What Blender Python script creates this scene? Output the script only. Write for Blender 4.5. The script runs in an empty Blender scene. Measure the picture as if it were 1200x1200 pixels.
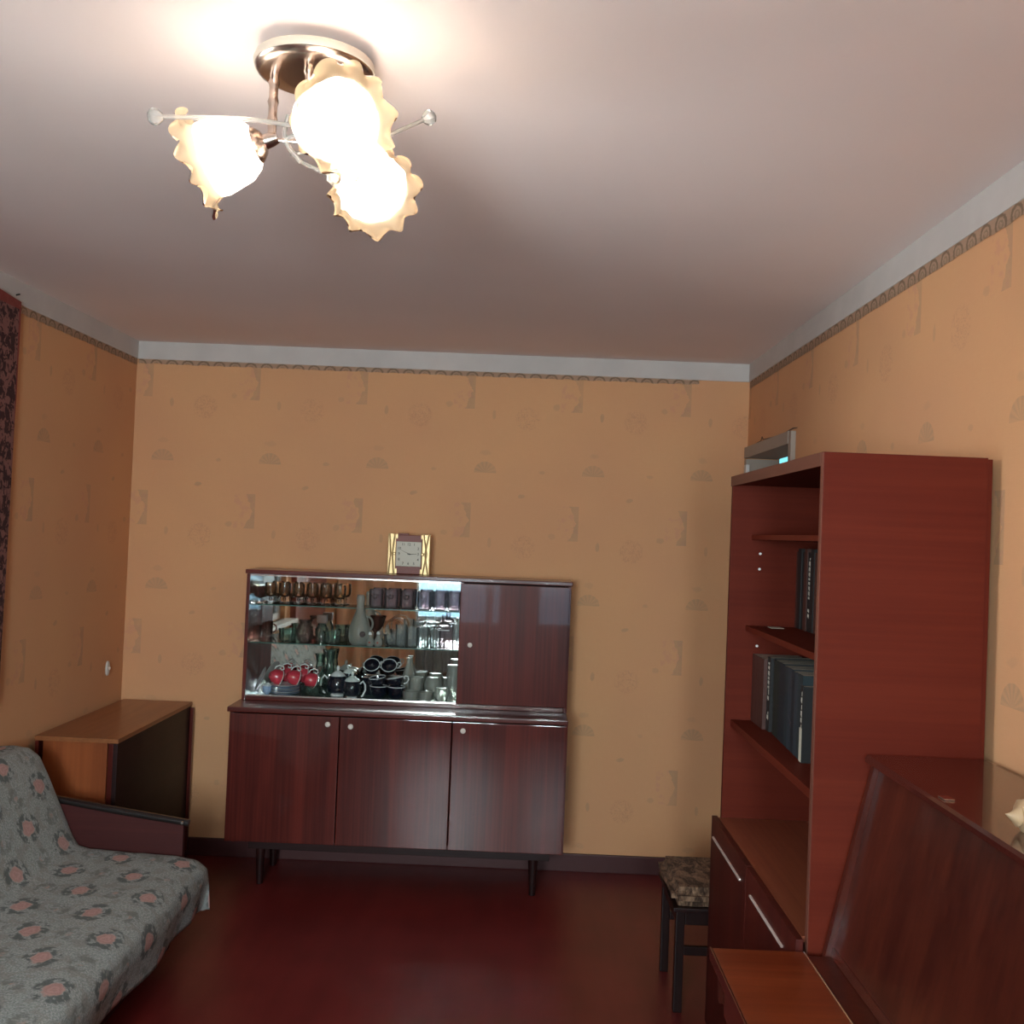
import bpy, bmesh, math, random
from mathutils import Vector, Matrix, noise
random.seed(4)
C = bpy.context.scene.collection
PI = math.pi

# ------------------------------------------------------------------ camera
PITCH, YAW, ROLL, CZ = 0.0211656, -0.01032042, 0.04001654, 1.62452
XL, XR, D, H = -1.92849, 1.08821, 5.01636, 2.5
YN = -0.95                                   # wall behind the camera
def basis():
    f = Vector((math.sin(YAW)*math.cos(PITCH), math.cos(YAW)*math.cos(PITCH), math.sin(PITCH)))
    r = Vector((math.cos(YAW), -math.sin(YAW), 0)); u = r.cross(f)
    c, s = math.cos(ROLL), math.sin(ROLL)
    return c*r + s*u, -s*r + c*u, f
BR, BU, BF = basis()
def at(px, py, Y):                            # where the sight line of a photo point crosses the plane y = Y
    d = (px-600)/1200*BR - (py-600)/1200*BU + BF
    return Vector((0, 0, CZ)) + d*(Y/d.y)
cam = bpy.data.objects.new('camera', bpy.data.cameras.new('camera')); C.objects.link(cam)
M = Matrix((BR, BU, -BF)).transposed().to_4x4(); M.translation = Vector((0, 0, CZ)); cam.matrix_world = M
cam.data.sensor_width = 36; cam.data.sensor_height = 36; cam.data.sensor_fit = 'HORIZONTAL'; cam.data.lens = 36.0
cam.data.clip_start = .02
bpy.context.scene.camera = cam
# ------------------------------------------------------------------ light and exposure
W = bpy.data.worlds.new('world'); bpy.context.scene.world = W; W.use_nodes = True
W.node_tree.nodes['Background'].inputs[0].default_value = (.50, .74, .95, 1)
W.node_tree.nodes['Background'].inputs[1].default_value = .62
vs = bpy.context.scene.view_settings
vs.view_transform = 'Standard'; vs.look = 'None'; vs.gamma = 1; vs.use_curve_mapping = False
vs.exposure = 2.44
bpy.context.scene.cycles.transparent_max_bounces = 40
LAMP_W = 0.17           # watts of each bulb
DAY_W = 104.0           # daylight through the big window
def day(name, loc, rot, sx, sy, w, col=(1, .95, .91)):
    l = bpy.data.lights.new(name, 'AREA'); l.shape = 'RECTANGLE'; l.size = sx; l.size_y = sy; l.energy = w; l.color = col
    o = bpy.data.objects.new(name, l); C.objects.link(o); o.location = loc; o.rotation_euler = rot
    return o
day('daylight', (-.3, YN-.16, 1.62), (PI/2-.22, 0, 0), 1.5, .92, DAY_W)
day('daylight', (XL-.16, 1.95, 1.76), (PI/2, 0, -PI/2), .8, .62, 7.0)  # added at the guessed left window to brighten the right wall

# ------------------------------------------------------------------ shader helper
class V:
    def __init__(s, nt, sock): s.nt, s.k = nt, sock
    def m(s, op, *a):
        n = s.nt.nodes.new('ShaderNodeMath'); n.operation = op
        for i, x in enumerate((s,)+a):
            if isinstance(x, V): s.nt.links.new(x.k, n.inputs[i])
            else: n.inputs[i].default_value = x
        return V(s.nt, n.outputs[0])
    def __add__(s, o): return s.m('ADD', o)
    def __radd__(s, o): return s.m('ADD', o)
    def __sub__(s, o): return s.m('SUBTRACT', o)
    def __rsub__(s, o): return (s*-1.0)+o
    def __mul__(s, o): return s.m('MULTIPLY', o)
    def __rmul__(s, o): return s.m('MULTIPLY', o)
    def __truediv__(s, o): return s.m('DIVIDE', o)
    def abs(s): return s.m('ABSOLUTE')
    def lt(s, v): return s.m('LESS_THAN', v)
    def gt(s, v): return s.m('GREATER_THAN', v)
    def fract(s): return s.m('FRACT')
    def sin(s): return s.m('SINE')
    def mx(s, o): return s.m('MAXIMUM', o)
    def mn(s, o): return s.m('MINIMUM', o)
    def step(s, a, b):                        # 0 at a, 1 at b
        n = s.nt.nodes.new('ShaderNodeMapRange'); n.interpolation_type = 'SMOOTHSTEP'
        s.nt.links.new(s.k, n.inputs[0]); n.inputs[1].default_value = min(a, b); n.inputs[2].default_value = max(a, b)
        n.inputs[3].default_value = 0 if a < b else 1; n.inputs[4].default_value = 1 if a < b else 0
        return V(s.nt, n.outputs[0])
def hyp(a, b): return (a*a + b*b).m('SQRT')
class Mat:
    def __init__(s, name):
        s.m = bpy.data.materials.new(name); s.m.use_nodes = True; s.nt = s.m.node_tree
        s.b = s.nt.nodes['Principled BSDF']; s.out = s.nt.nodes['Material Output']
    def new(s, t): return s.nt.nodes.new(t)
    def pos(s, kind='Position'):
        if kind == 'Position': g = s.new('ShaderNodeNewGeometry').outputs['Position']
        else: g = s.new('ShaderNodeTexCoord').outputs[kind]
        x = s.new('ShaderNodeSeparateXYZ'); s.nt.links.new(g, x.inputs[0])
        return [V(s.nt, o) for o in x.outputs]
    def comb(s, x, y, z):
        c = s.new('ShaderNodeCombineXYZ')
        for i, a in enumerate((x, y, z)):
            if isinstance(a, V): s.nt.links.new(a.k, c.inputs[i])
            else: c.inputs[i].default_value = a
        return c.outputs[0]
    def noise(s, vec, scale=1, detail=2, rough=.5, dist=0):
        n = s.new('ShaderNodeTexNoise'); s.nt.links.new(vec, n.inputs['Vector'])
        n.inputs['Scale'].default_value = scale; n.inputs['Detail'].default_value = detail
        n.inputs['Roughness'].default_value = rough; n.inputs['Distortion'].default_value = dist
        return V(s.nt, n.outputs[0])
    def mix(s, f, a, b):
        n = s.new('ShaderNodeMix'); n.data_type = 'RGBA'
        for sock, x in ((n.inputs[0], f), (n.inputs[6], a), (n.inputs[7], b)):
            if isinstance(x, V): s.nt.links.new(x.k, sock)
            elif hasattr(x, 'is_linked'): s.nt.links.new(x, sock)
            elif isinstance(x, tuple): sock.default_value = (*x, 1)
            else: sock.default_value = x
        return n.outputs[2]
    def col(s, x):
        if isinstance(x, tuple): s.b.inputs['Base Color'].default_value = (*x, 1)
        else: s.nt.links.new(x, s.b.inputs['Base Color'])
        return s
    def set(s, **k):
        for a, v in k.items():
            i = s.b.inputs[a.replace('_', ' ')]
            if isinstance(v, V): s.nt.links.new(v.k, i)
            elif isinstance(v, tuple) and len(v) == 3: i.default_value = (*v, 1)
            else: i.default_value = v
        return s
    def bump(s, h, strength=.2, dist=.002):
        n = s.new('ShaderNodeBump'); n.inputs['Strength'].default_value = strength; n.inputs['Distance'].default_value = dist
        s.nt.links.new(h.k, n.inputs['Height']); s.nt.links.new(n.outputs[0], s.b.inputs['Normal']); return s
def plain(name, c, rough=.5, metal=0., coat=0., **k):
    m = Mat(name); m.col(c).set(Roughness=rough, Metallic=metal, Coat_Weight=coat, **k)
    x, y, z = m.pos('Object'); n = m.noise(m.comb(x, y, z), 60, 3)
    m.bump(n, .05, .001); return m.m
def wood(name, dark, light, axis='Z', rough=.32, coat=.5, fine=1., crough=.12, wav=.25, spec=.25, cior=1.35):
    """polished veneer: fine grain streaks running along the given axis"""
    m = Mat(name); x, y, z = m.pos()
    a = {'X': (1.2, 90, 90), 'Y': (90, 1.2, 90), 'Z': (90, 90, 1.2)}[axis]
    g = m.noise(m.comb(x*a[0], y*a[1], z*a[2]), 1.0*fine, 4, .6)
    b = {'X': (.8, 9, 9), 'Y': (9, .8, 9), 'Z': (9, 9, .8)}[axis]
    g2 = m.noise(m.comb(x*b[0], y*b[1], z*b[2]), 1.0, 3, .55, .6)
    f = (g*.5 + g2*.7 - .1).step(.25, .8)
    m.col(m.mix(f, dark, light)); m.set(Roughness=rough, Coat_Weight=coat, Coat_Roughness=crough, Specular_IOR_Level=spec, Coat_IOR=cior)
    w = m.noise(m.comb(x, y, z), 5, 2)
    
    if wav > 0: m.bump(g*.15 + w, wav, .004)
    return m.m
def glass(name, tint=(.9, .95, .93), refl=.5, body=0., bodycol=(.8, .85, .82), rough=.03):
    """thin glass: clear or tinted, with a sharp surface reflection and, when frosted, some white body"""
    m = Mat(name); nt = m.nt; nt.nodes.remove(m.b)
    t = m.new('ShaderNodeBsdfTransparent'); t.inputs[0].default_value = (*tint, 1)
    g = m.new('ShaderNodeBsdfGlossy'); g.inputs['Roughness'].default_value = rough
    fr = m.new('ShaderNodeLayerWeight'); fr.inputs[0].default_value = refl
    last = t.outputs[0]
    if body > 0:
        d = m.new('ShaderNodeBsdfDiffuse'); d.inputs[0].default_value = (*bodycol, 1)
        tr = m.new('ShaderNodeBsdfTranslucent'); tr.inputs[0].default_value = (*bodycol, 1)
        ad = m.new('ShaderNodeMixShader'); nt.links.new(d.outputs[0], ad.inputs[1]); nt.links.new(tr.outputs[0], ad.inputs[2])
        mx = m.new('ShaderNodeMixShader'); mx.inputs[0].default_value = body
        nt.links.new(last, mx.inputs[1]); nt.links.new(ad.outputs[0], mx.inputs[2]); last = mx.outputs[0]
    s = m.new('ShaderNodeMixShader'); nt.links.new(fr.outputs['Fresnel'], s.inputs[0])
    nt.links.new(last, s.inputs[1]); nt.links.new(g.outputs[0], s.inputs[2]); nt.links.new(s.outputs[0], m.out.inputs[0])
    return m.m

# ------------------------------------------------------------------ mesh helpers
def box(bm, x0, x1, y0, y1, z0, z1, bev=0.):
    v = [bm.verts.new((x, y, z)) for x in (x0, x1) for y in (y0, y1) for z in (z0, z1)]
    fs = [(0, 1, 3, 2), (4, 6, 7, 5), (0, 4, 5, 1), (2, 3, 7, 6), (0, 2, 6, 4), (1, 5, 7, 3)]
    F = [bm.faces.new([v[i] for i in f]) for f in fs]
    if bev > 0:
        ed = list({e for f in F for e in f.edges})
        bmesh.ops.bevel(bm, geom=ed, offset=bev, segments=2, profile=.7, affect='EDGES')
    return bm
def B(x0, x1, y0, y1, z0, z1, bev=.002): return box(bmesh.new(), min(x0, x1), max(x0, x1), min(y0, y1), max(y0, y1), min(z0, z1), max(z0, z1), bev)
def prism(poly, y0, y1, axis='Y'):
    """extrude an (a, b) outline along an axis"""
    bm = bmesh.new()
    def P(a, b, t): return (a, t, b) if axis == 'Y' else ((t, a, b) if axis == 'X' else (a, b, t))
    A = [bm.verts.new(P(a, b, y0)) for a, b in poly]; Bv = [bm.verts.new(P(a, b, y1)) for a, b in poly]
    bm.faces.new(A); bm.faces.new(Bv[::-1]); n = len(poly)
    for i in range(n): bm.faces.new((A[i], Bv[i], Bv[(i+1) % n], A[(i+1) % n]))
    bmesh.ops.recalc_face_normals(bm, faces=bm.faces[:]); return bm
def lathe(prof, seg=24, bm=None, fn=None, mat=None):
    bm = bm or bmesh.new(); rings = []
    for i, (r, z) in enumerate(prof):
        ring = []
        for k in range(seg):
            a = 2*PI*k/seg; rr, zz = (r, z) if fn is None else fn(i/(len(prof)-1), a, r, z)
            p = Vector((rr*math.cos(a), rr*math.sin(a), zz)); ring.append(bm.verts.new(mat @ p if mat else p))
        rings.append(ring)
    for A, Bv in zip(rings, rings[1:]):
        for k in range(seg): bm.faces.new((A[k], A[(k+1) % seg], Bv[(k+1) % seg], Bv[k]))
    return bm
def solid(prof, seg=24, **k):                 # closed lathe: starts and ends on the axis
    p = [(1e-4, prof[0][1])] + list(prof) + [(1e-4, prof[-1][1])]
    bm = lathe(p, seg, **k); bmesh.ops.remove_doubles(bm, verts=bm.verts, dist=2e-4)
    bmesh.ops.recalc_face_normals(bm, faces=bm.faces[:]); return bm
def tube(pts, r, seg=8, bm=None, cap=True):
    bm = bm or bmesh.new(); pts = [Vector(p) for p in pts]; n = len(pts); rings = []
    rr = r if isinstance(r, (list, tuple)) else [r]*n; up = None
    for i, p in enumerate(pts):
        t = (pts[min(i+1, n-1)] - pts[max(i-1, 0)]).normalized()
        if up is None: up = t.orthogonal().normalized()
        up = (up - t*up.dot(t)).normalized(); s = t.cross(up)
        rings.append([bm.verts.new(p + rr[i]*(math.cos(2*PI*k/seg)*up + math.sin(2*PI*k/seg)*s)) for k in range(seg)])
    for A, Bv in zip(rings, rings[1:]):
        for k in range(seg): bm.faces.new((A[k], A[(k+1) % seg], Bv[(k+1) % seg], Bv[k]))
    if cap: bm.faces.new(rings[0][::-1]); bm.faces.new(rings[-1])
    return bm
def arc(cx, cz, r, a0, a1, n=10, y=0, sx=1.):
    return [(cx + sx*r*math.cos(a0+(a1-a0)*i/n), y, cz + r*math.sin(a0+(a1-a0)*i/n)) for i in range(n+1)]
def align(v):                                  # z axis onto v
    return Vector((0, 0, 1)).rotation_difference(Vector(v)).to_matrix().to_4x4()

def link(name, bm, mat, parent=None, smooth=False, world=True):
    me = bpy.data.meshes.new(name)
    if parent is not None and world:
        off = parent_loc(parent); bmesh.ops.translate(bm, verts=bm.verts, vec=-off)
    bm.to_mesh(me); bm.free(); me.materials.append(mat)
    if smooth:
        few = len(me.polygons) < 64 and max(p.area for p in me.polygons) > .004   # boards stay flat-shaded
        for p in me.polygons: p.use_smooth = not few
        if not few: me.set_sharp_from_angle(angle=math.radians(40))
    o = bpy.data.objects.new(name, me); C.objects.link(o)
    if parent is not None: o.parent = parent
    return o
def parent_loc(p):
    v = Vector((0, 0, 0))
    while p is not None: v += Vector(p.location); p = p.parent
    return v
def tag(o, label, cat, group=None):
    o['label'] = label; o['category'] = cat
    if group: o['group'] = group
    return o
def thing(name, label, cat, loc=(0, 0, 0), group=None):
    o = bpy.data.objects.new(name, None); C.objects.link(o); o.location = loc; o.empty_display_size = .05
    return tag(o, label, cat, group)
def one(name, bm, mat, label, cat, loc, group=None, smooth=True):   # a thing that is one mesh, built round its own base
    o = link(name, bm, mat, None, smooth); o.location = loc; return tag(o, label, cat, group)
def struct(name, bm, mat, smooth=False):
    o = link(name, bm, mat, None, smooth); o['kind'] = 'structure'; return o
def dup(root, loc, label=None, group=None, rotz=None):
    r = root.copy(); C.objects.link(r); r.location = loc
    if rotz is not None: r.rotation_euler = (0, 0, rotz)
    if label: r['label'] = label
    if group: r['group'] = group
    for ch in list(root.children):
        c = ch.copy(); C.objects.link(c); c.parent = r
        for g in list(ch.children):
            d = g.copy(); C.objects.link(d); d.parent = c
    return r

# ------------------------------------------------------------------ materials of the room
def wallpaper(name, ax, sign, phase):
    m = Mat(name); p = m.pos(); u = p[ax]*sign; z = p[2]
    PU, PV = .53, .632
    jit = m.noise(m.comb(p[0], p[1], z), 40, 2)
    def cell(du, dv):                         # coordinates relative to one motif of the repeat
        a = ((u - phase - du)/PU + .5 + 40).fract() - .5; b = ((z - 1.918 - dv)/PV + .5 + 40).fract() - .5
        return a*PU, b*PV
    j = (jit - .5)*.02
    # fan: half disc with ribs
    a, b = cell(0, 0); r = hyp(a, b)
    ribs = (b.m('ARCTAN2', a)*14).sin()*.25 + .75
    fan = r.lt(.055)*b.gt(0)*ribs
    a, b = cell(0, .10); top = (hyp(a*.5, b) + j).step(.016, .008)*.6
    # framed box: grey right edge, pinkish field
    a, b = cell(-.115, -.235)
    inb = (a.abs()).lt(.052)*(b.abs()).lt(.085)
    edge = inb*((a + j*1.6 + ((b.abs())*.42)).gt(.040))
    corner = inb*(((a*1.2 - b) + j*2).gt(.085))
    pink = inb*(m.noise(m.comb(p[0], p[1], z), 34, 3) ).step(.5, .62)
    # scroll patch
    a, b = cell(.20, -.36); sc = (hyp(a, b)).step(.066, .05)*(m.noise(m.comb(p[0], p[1], z), 48, 2, .5, 1.5)-.5).abs().step(.05, .02)
    # small leaves
    a, b = cell(.034, -.343); l1 = (hyp(a*2.4, b) + j).step(.026, .018)
    a, b = cell(.183, -.11); l2 = (hyp(a - b*.5, b*1.6) + j).step(.02, .012)
    a, b = cell(.278, .01); l3 = (hyp(a, b*1.6) + j).step(.018, .01)
    a, b = cell(-.19, -.30); l4 = (hyp(a, b*1.2) + j).step(.02, .012)
    grey = (fan*.85).mx(edge*.7).mx(corner*.6).mx(l1*.6).mx(l2*.7).mx(l3*.5).mx(l4*.5).mx(top*.5)
    fade = m.noise(m.comb(p[0], p[1], z), 9, 2)
    grey = grey*(fade*.9 + .15)
    weave = m.noise(m.comb(p[0]*40, p[1]*40, z*700), 1, 1)*.5 + m.noise(m.comb(p[0]*700, p[1]*700, z*40), 1, 1)*.5
    blot = m.noise(m.comb(p[0], p[1], z), 1.6, 2)
    base = m.mix(blot.step(.3, .7), (.68, .36, .178), (.64, .33, .172))
    base = m.mix(weave.step(.3, .7)*.25, base, (.60, .31, .155))
    c = m.mix(pink*.5, base, (.60, .29, .18)); c = m.mix(sc*.5, c, (.50, .25, .14)); c = m.mix(grey*.85, c, (.35, .24, .145))
    m.col(c).set(Roughness=.85, Specular_IOR_Level=.25); m.bump(weave, .25, .001); return m.m
def border(name, ax, sign):
    m = Mat(name); p = m.pos(); u = p[ax]*sign; z = p[2]
    a = (u/.078 + 40).fract() - .5; b = (z - 2.383)/.035
    j = (m.noise(m.comb(p[0], p[1], z), 150, 2)-.5)*.25
    r = hyp(a*1.9, b - .15) + j
    arch = (r - .62).abs().step(.16, .06); inner = (r-.25).abs().step(.1, .03); low = (b - j).lt(.2)
    c = m.mix(low*.5, (.74, .50, .34), (.60, .40, .26)); c = m.mix(arch*.8, c, (.34, .21, .13)); c = m.mix(inner*.5, c, (.36, .23, .14))
    m.col(c).set(Roughness=.8); return m.m
m = Mat('ceiling_paint'); x, y, z = m.pos(); n = m.noise(m.comb(x*3, y, z), 14, 4); n2 = m.noise(m.comb(x, y, z), 1.1, 2)
m.col(m.mix(n2.step(.3, .7), (.86, .735, .70), (.81, .69, .655))).set(Roughness=.9); m.bump(n, .12, .004); M_CEIL = m.m
m = Mat('white_wall_paint'); x, y, z = m.pos(); n = m.noise(m.comb(x, y, z), 6, 4)
m.col(m.mix(n.step(.3, .7), (.58, .53, .50), (.53, .485, .46))).set(Roughness=.85); M_BAND = m.m
m = Mat('floor_paint'); x, y, z = m.pos(); n = m.noise(m.comb(x, y, z), 3.0, 4); n2 = m.noise(m.comb(x*8, y*1.0, z), 1.5, 3)
m.col(m.mix((n*.6+n2*.4).step(.3, .7), (.12, .013, .012), (.17, .020, .018))).set(Roughness=.38, Coat_Weight=.12, Coat_Roughness=.25, Specular_IOR_Level=.3); m.bump(n2, .1, .004); M_FLOOR = m.m
M_BASE = plain('baseboard_paint', (.055, .008, .008), .5)
M_WB = wallpaper('wallpaper_back', 0, 1, .338); M_WL = wallpaper('wallpaper_left', 1, 1, 4.077); M_WR = wallpaper('wallpaper_right', 1, -1, -2.791)
M_WHITE = plain('white_enamel', (.60, .57, .54), .5)
M_HALL = plain('hall_plaster', (.50, .40, .31), .9)

# ------------------------------------------------------------------ room shell
T = .14
struct('floor', B(XL-T, 2.7, YN-T, 6.7, -.1, 0, 0), M_FLOOR)
struct('ceiling', B(XL-T, 2.7, YN-T, 6.7, H, H+.12, 0), M_CEIL)
struct('wall_back', B(XL-T, XR+.001, D, D+T, 0, H, 0), M_WB)
def wall_with_hole(name, ax, p0, p1, a0, a1, h0, h1, z0, z1, mat):
    """wall slab across axis ax, with one opening a = h0..h1, z = z0..z1"""
    bm = bmesh.new()
    for b0, b1, c0, c1 in ((a0, h0, 0, H), (h1, a1, 0, H), (h0, h1, z1, H), (h0, h1, 0, z0)):
        if b1-b0 < .004 or c1-c0 < .004: continue
        if ax == 0: box(bm, p0, p1, b0, b1, c0, c1)
        else: box(bm, b0, b1, p0, p1, c0, c1)
    return struct(name, bm, mat)
wall_with_hole('wall_left', 0, XL-T, XL, YN-T, D, 1.48, 2.42, .85, 2.1, M_WL)
wall_with_hole('wall_right', 0, XR, XR+T, YN-T, D, 4.13, 4.97, 0, 2.085, M_WR)
wall_with_hole('wall_front', 1, YN-T, YN, XL-T, XR+T, -1.12, .70, .66, 2.1, M_WB)
# white painted strip under the ceiling and the paper border below it
BH = 2.413
struct('trim_1', B(XL, XR, D-.006, D+.002, BH, H, 0), M_BAND)
struct('trim_2', B(XL-.002, XL+.006, YN, D-.006, BH, H, 0), M_BAND)
struct('trim_3', B(XR-.006, XR+.002, YN, D-.006, BH, H, 0), M_BAND)
def scallop(ax, fixed, a0, a1, inward, mat, name, depth=.034, amp=.006):
    bm = bmesh.new(); n = int((a1-a0)/.013); top = []; bot = []
    for i in range(n+1):
        a = a0+(a1-a0)*i/n; zb = BH-depth + amp*abs(math.sin(a/.078*PI)) + .002*noise.noise((a*9, 0, fixed))
        for lst, zz, o in ((top, BH+.002, 0.004), (bot, zb, .0022)):
            f = fixed + inward*o; lst.append(bm.verts.new((a, f, zz) if ax == 1 else (f, a, zz)))
    for i in range(n): bm.faces.new((top[i], top[i+1], bot[i+1], bot[i]))
    g = bmesh.ops.solidify(bm, geom=bm.faces[:], thickness=.0015)
    return struct(name, bm, mat)
scallop(1, D, XL+.01, .84, -1, border('border_back', 0, 1), 'trim_4', .026)
scallop(0, XL, YN, D-.01, 1, border('border_left', 1, 1), 'trim_5')
scallop(0, XR, YN, D-.01, -1, border('border_right', 1, 1), 'trim_6', .036, .002)
# baseboards
def skirting(name, x0, x1, y0, y1): struct(name, B(x0, x1, y0, y1, 0, .085, .004), M_BASE)
skirting('baseboard_back', XL+.001, XR-.001, D-.018, D)
skirting('baseboard_left', XL, XL+.018, YN+.02, D-.02)
skirting('baseboard_right', XR-.018, XR, YN+.02, 4.05)
# windows behind the camera (seen in the mirror and in the polished doors)
M_SHEER = glass('sheer_curtain', (.62, .70, .76), .12, .22, (.70, .80, .86), .6)
M_PANE = glass('window_glass', (.93, .97, .97), .5)
def window(name, ax, p, a0, a1, z0, z1, bars, inward):
    root = bpy.data.objects.new(name, None); C.objects.link(root); root['kind'] = 'structure'
    def bx(n, b0, b1, c0, c1, d0, d1, mat):
        if ax == 0: link(n, B(p+d0, p+d1, b0, b1, c0, c1, .002), mat, root)
        else: link(n, B(b0, b1, p+d0, p+d1, c0, c1, .002), mat, root)
    w = .05; d0, d1 = -.09, -.04
    if inward < 0: d0, d1 = .04, .09
    for b0, b1, c0, c1 in ((a0, a1, z0, z0+w), (a0, a1, z1-w, z1), (a0, a0+w, z0+w, z1-w), (a1-w, a1, z0+w, z1-w)):
        bx('window_frame', b0, b1, c0, c1, d0, d1, M_WHITE)
    for b in bars: bx('mullion', b-.035, b+.035, z0+w, z1-w, d0, d1, M_WHITE)
    bx('window_pane', a0+w, a1-w, z0+w, z1-w, (d0+d1)/2-.002, (d0+d1)/2+.002, M_PANE)
    bx('window_sill', a0-.05, a1+.05, z0-.03, z0, -.03 if inward > 0 else -.1, .1 if inward > 0 else .03, M_WHITE)
    return root
window('window_1', 1, YN, -1.12, .70, .66, 2.1, (-.30,), 1)
window('guessed_window', 0, XL, 1.48, 2.42, .85, 2.1, (1.95,), 1)  # guessed window, placed here to give the pale strip in the mirror
def pleated(a0, a1, z0, z1, ax, p, amp, per):
    bm = bmesh.new(); n = max(12, int((a1-a0)/per*8)); rows = []
    for iz in range(7):
        zz = z0+(z1-z0)*iz/6; row = []
        for i in range(n+1):
            a = a0+(a1-a0)*i/n; o = amp*math.sin(2*PI*(a-a0)/per + .5*math.sin(a*9))*(1-.35*iz/6)
            row.append(bm.verts.new((a, p+o, zz) if ax == 1 else (p+o, a, zz)))
        rows.append(row)
    for r0, r1 in zip(rows, rows[1:]):
        for i in range(n): bm.faces.new((r0[i], r0[i+1], r1[i+1], r1[i]))
    return bm
m = Mat('tan_drape'); x, y, z = m.pos(); n = m.noise(m.comb(x*60, y*60, z*60), 1, 2)
m.col(m.mix(n.step(.3, .7), (.92, .66, .47), (.95, .72, .52))).set(Roughness=.8); M_DRAPE = m.m
m = Mat('dark_drape'); x, y, z = m.pos(); n = m.noise(m.comb(x*60, y*60, z*60), 1, 2)
m.col(m.mix(n.step(.3, .7), (.30, .07, .05), (.36, .09, .06))).set(Roughness=.8); M_DRAPE2 = m.m
tag(link('curtain', pleated(-1.06, -.21, .02, 2.3, 1, YN+.14, .018, .09), M_SHEER, None, True), 'white sheer curtain over the window behind the camera, beside the tan drape', 'curtain')
tag(link('curtain', pleated(.22, .74, .02, 2.3, 1, YN+.14, .018, .09), M_SHEER, None, True), 'narrow white sheer curtain over the window, next to the right wall', 'curtain')
tag(link('drape', pleated(-1.90, -1.07, .02, 2.32, 1, YN+.17, .03, .16), M_DRAPE, None, True), 'tan drape seen in the sideboard mirror left of the bright window', 'drape')
tag(link('drape', pleated(-.20, .21, .02, 2.32, 1, YN+.17, .03, .13), M_DRAPE2, None, True), 'dark red drape hanging between the two sheer curtains', 'drape')
rad = thing('radiator', 'white ribbed radiator under the window behind the sheer curtain', 'radiator', (-.65, YN+.06, .1))
M_RAD = plain('radiator_enamel', (.80, .80, .78), .4)
link('body_panel', B(-1.08, -.24, YN+.045, YN+.06, .14, .58, .004), M_RAD, rad)
for k in range(10):
    link('rib', B(-1.06+.082*k, -1.06+.082*k+.05, YN+.030, YN+.095, .12, .60, .010), M_RAD, rad)
for k in (-1.0, -.3): link('foot', B(k, k+.03, YN+.05, YN+.08, 0, .119, .002), M_RAD, rad)
# door on the left wall, behind the camera's view, seen as a rust panel in the mirror
M_DOOR = wood('rust_door_wood', (.20, .05, .035), (.30, .08, .055), 'Z', .4, .3)
dr = link('door_1', B(XL, XL+.05, -.02, 1.30, 0, 2.05, .004), M_DOOR); dr['kind'] = 'structure'
link('door_handle', tube([(XL+.05, 1.2, 1.0), (XL+.09, 1.2, 1.0), (XL+.09, 1.1, 1.0)], .008), plain('door_steel', (.6, .6, .6), .3, 1), dr, True)
# doorway in the right wall with its frame and the hallway behind it
def hallpt(px, py, Y): return at(px, py, Y)
HY = 6.2
a = hallpt(912.5, 533, HY); b = hallpt(927.5, 548, HY)
wall_with_hole('wall_hall_far', 1, HY, HY+.1, XR, 2.7, a.x, b.x+.02, 1.2, a.z, M_HALL)
struct('wall_hall_side', B(2.6, 2.7, 3.6, HY, 0, H, 0), M_HALL)
struct('wall_hall_near', B(XR+T, 2.6, 3.5, 3.6, 0, H, 0), M_HALL)
w3 = struct('window_3', B(a.x-.035, a.x, HY-.03, HY+.05, 1.2, a.z+.05, .003), M_WHITE)
link('window_frame', B(a.x, b.x+.05, HY-.02, HY+.05, a.z, a.z+.04, .003), M_WHITE, w3)
link('window_pane', B(a.x, b.x+.02, HY+.04, HY+.045, 1.2, a.z, 0), glass('teal_pane', (.45, .75, .72), .4), w3)
M_FR = plain('aged_door_paint', (.36, .29, .24), .7)
root = bpy.data.objects.new('door_2', None); C.objects.link(root); root['kind'] = 'structure'
link('door_frame', B(XR-.02, XR+T, 4.13, 4.17, 0, 2.085, .003), M_FR, root)
link('door_frame', B(XR-.02, XR+T, 4.945, 4.985, 0, 2.03, .003), M_FR, root)
link('door_header', B(XR-.022, XR+T, 4.172, 4.985, 2.035, 2.088, .003), M_FR, root)
p1 = at(905, 530, 5.35); p2 = at(911, 530, 5.35)
link('door_post', B(p1.x, p2.x, 5.34, 5.38, 0, 2.05, .002), M_WHITE, root)
p1 = at(876, 545, 4.96)
link('door_latch_strip', B(XR-.03, XR-.012, 4.90, 4.944, 1.70, 2.0, .003), M_WHITE, root)
# frayed wallpaper edge over the doorway
bm = bmesh.new(); prev = None; pts = [(4.10, 2.094), (4.16, 2.098), (4.3, 2.092), (4.5, 2.094), (4.68, 2.100), (4.70, 2.115), (4.72, 2.098), (4.86, 2.090), (4.95, 2.086), (5.00, 2.05)]
tube([(XR-.004, yy, zz) for yy, zz in pts], [.0015, .003, .0015, .0015, .002, .0015, .002, .003, .003, .002], 5, bm)
link('torn_paper_edge', bm, plain('paper_tear', (.10, .06, .035), .9), root)

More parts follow.
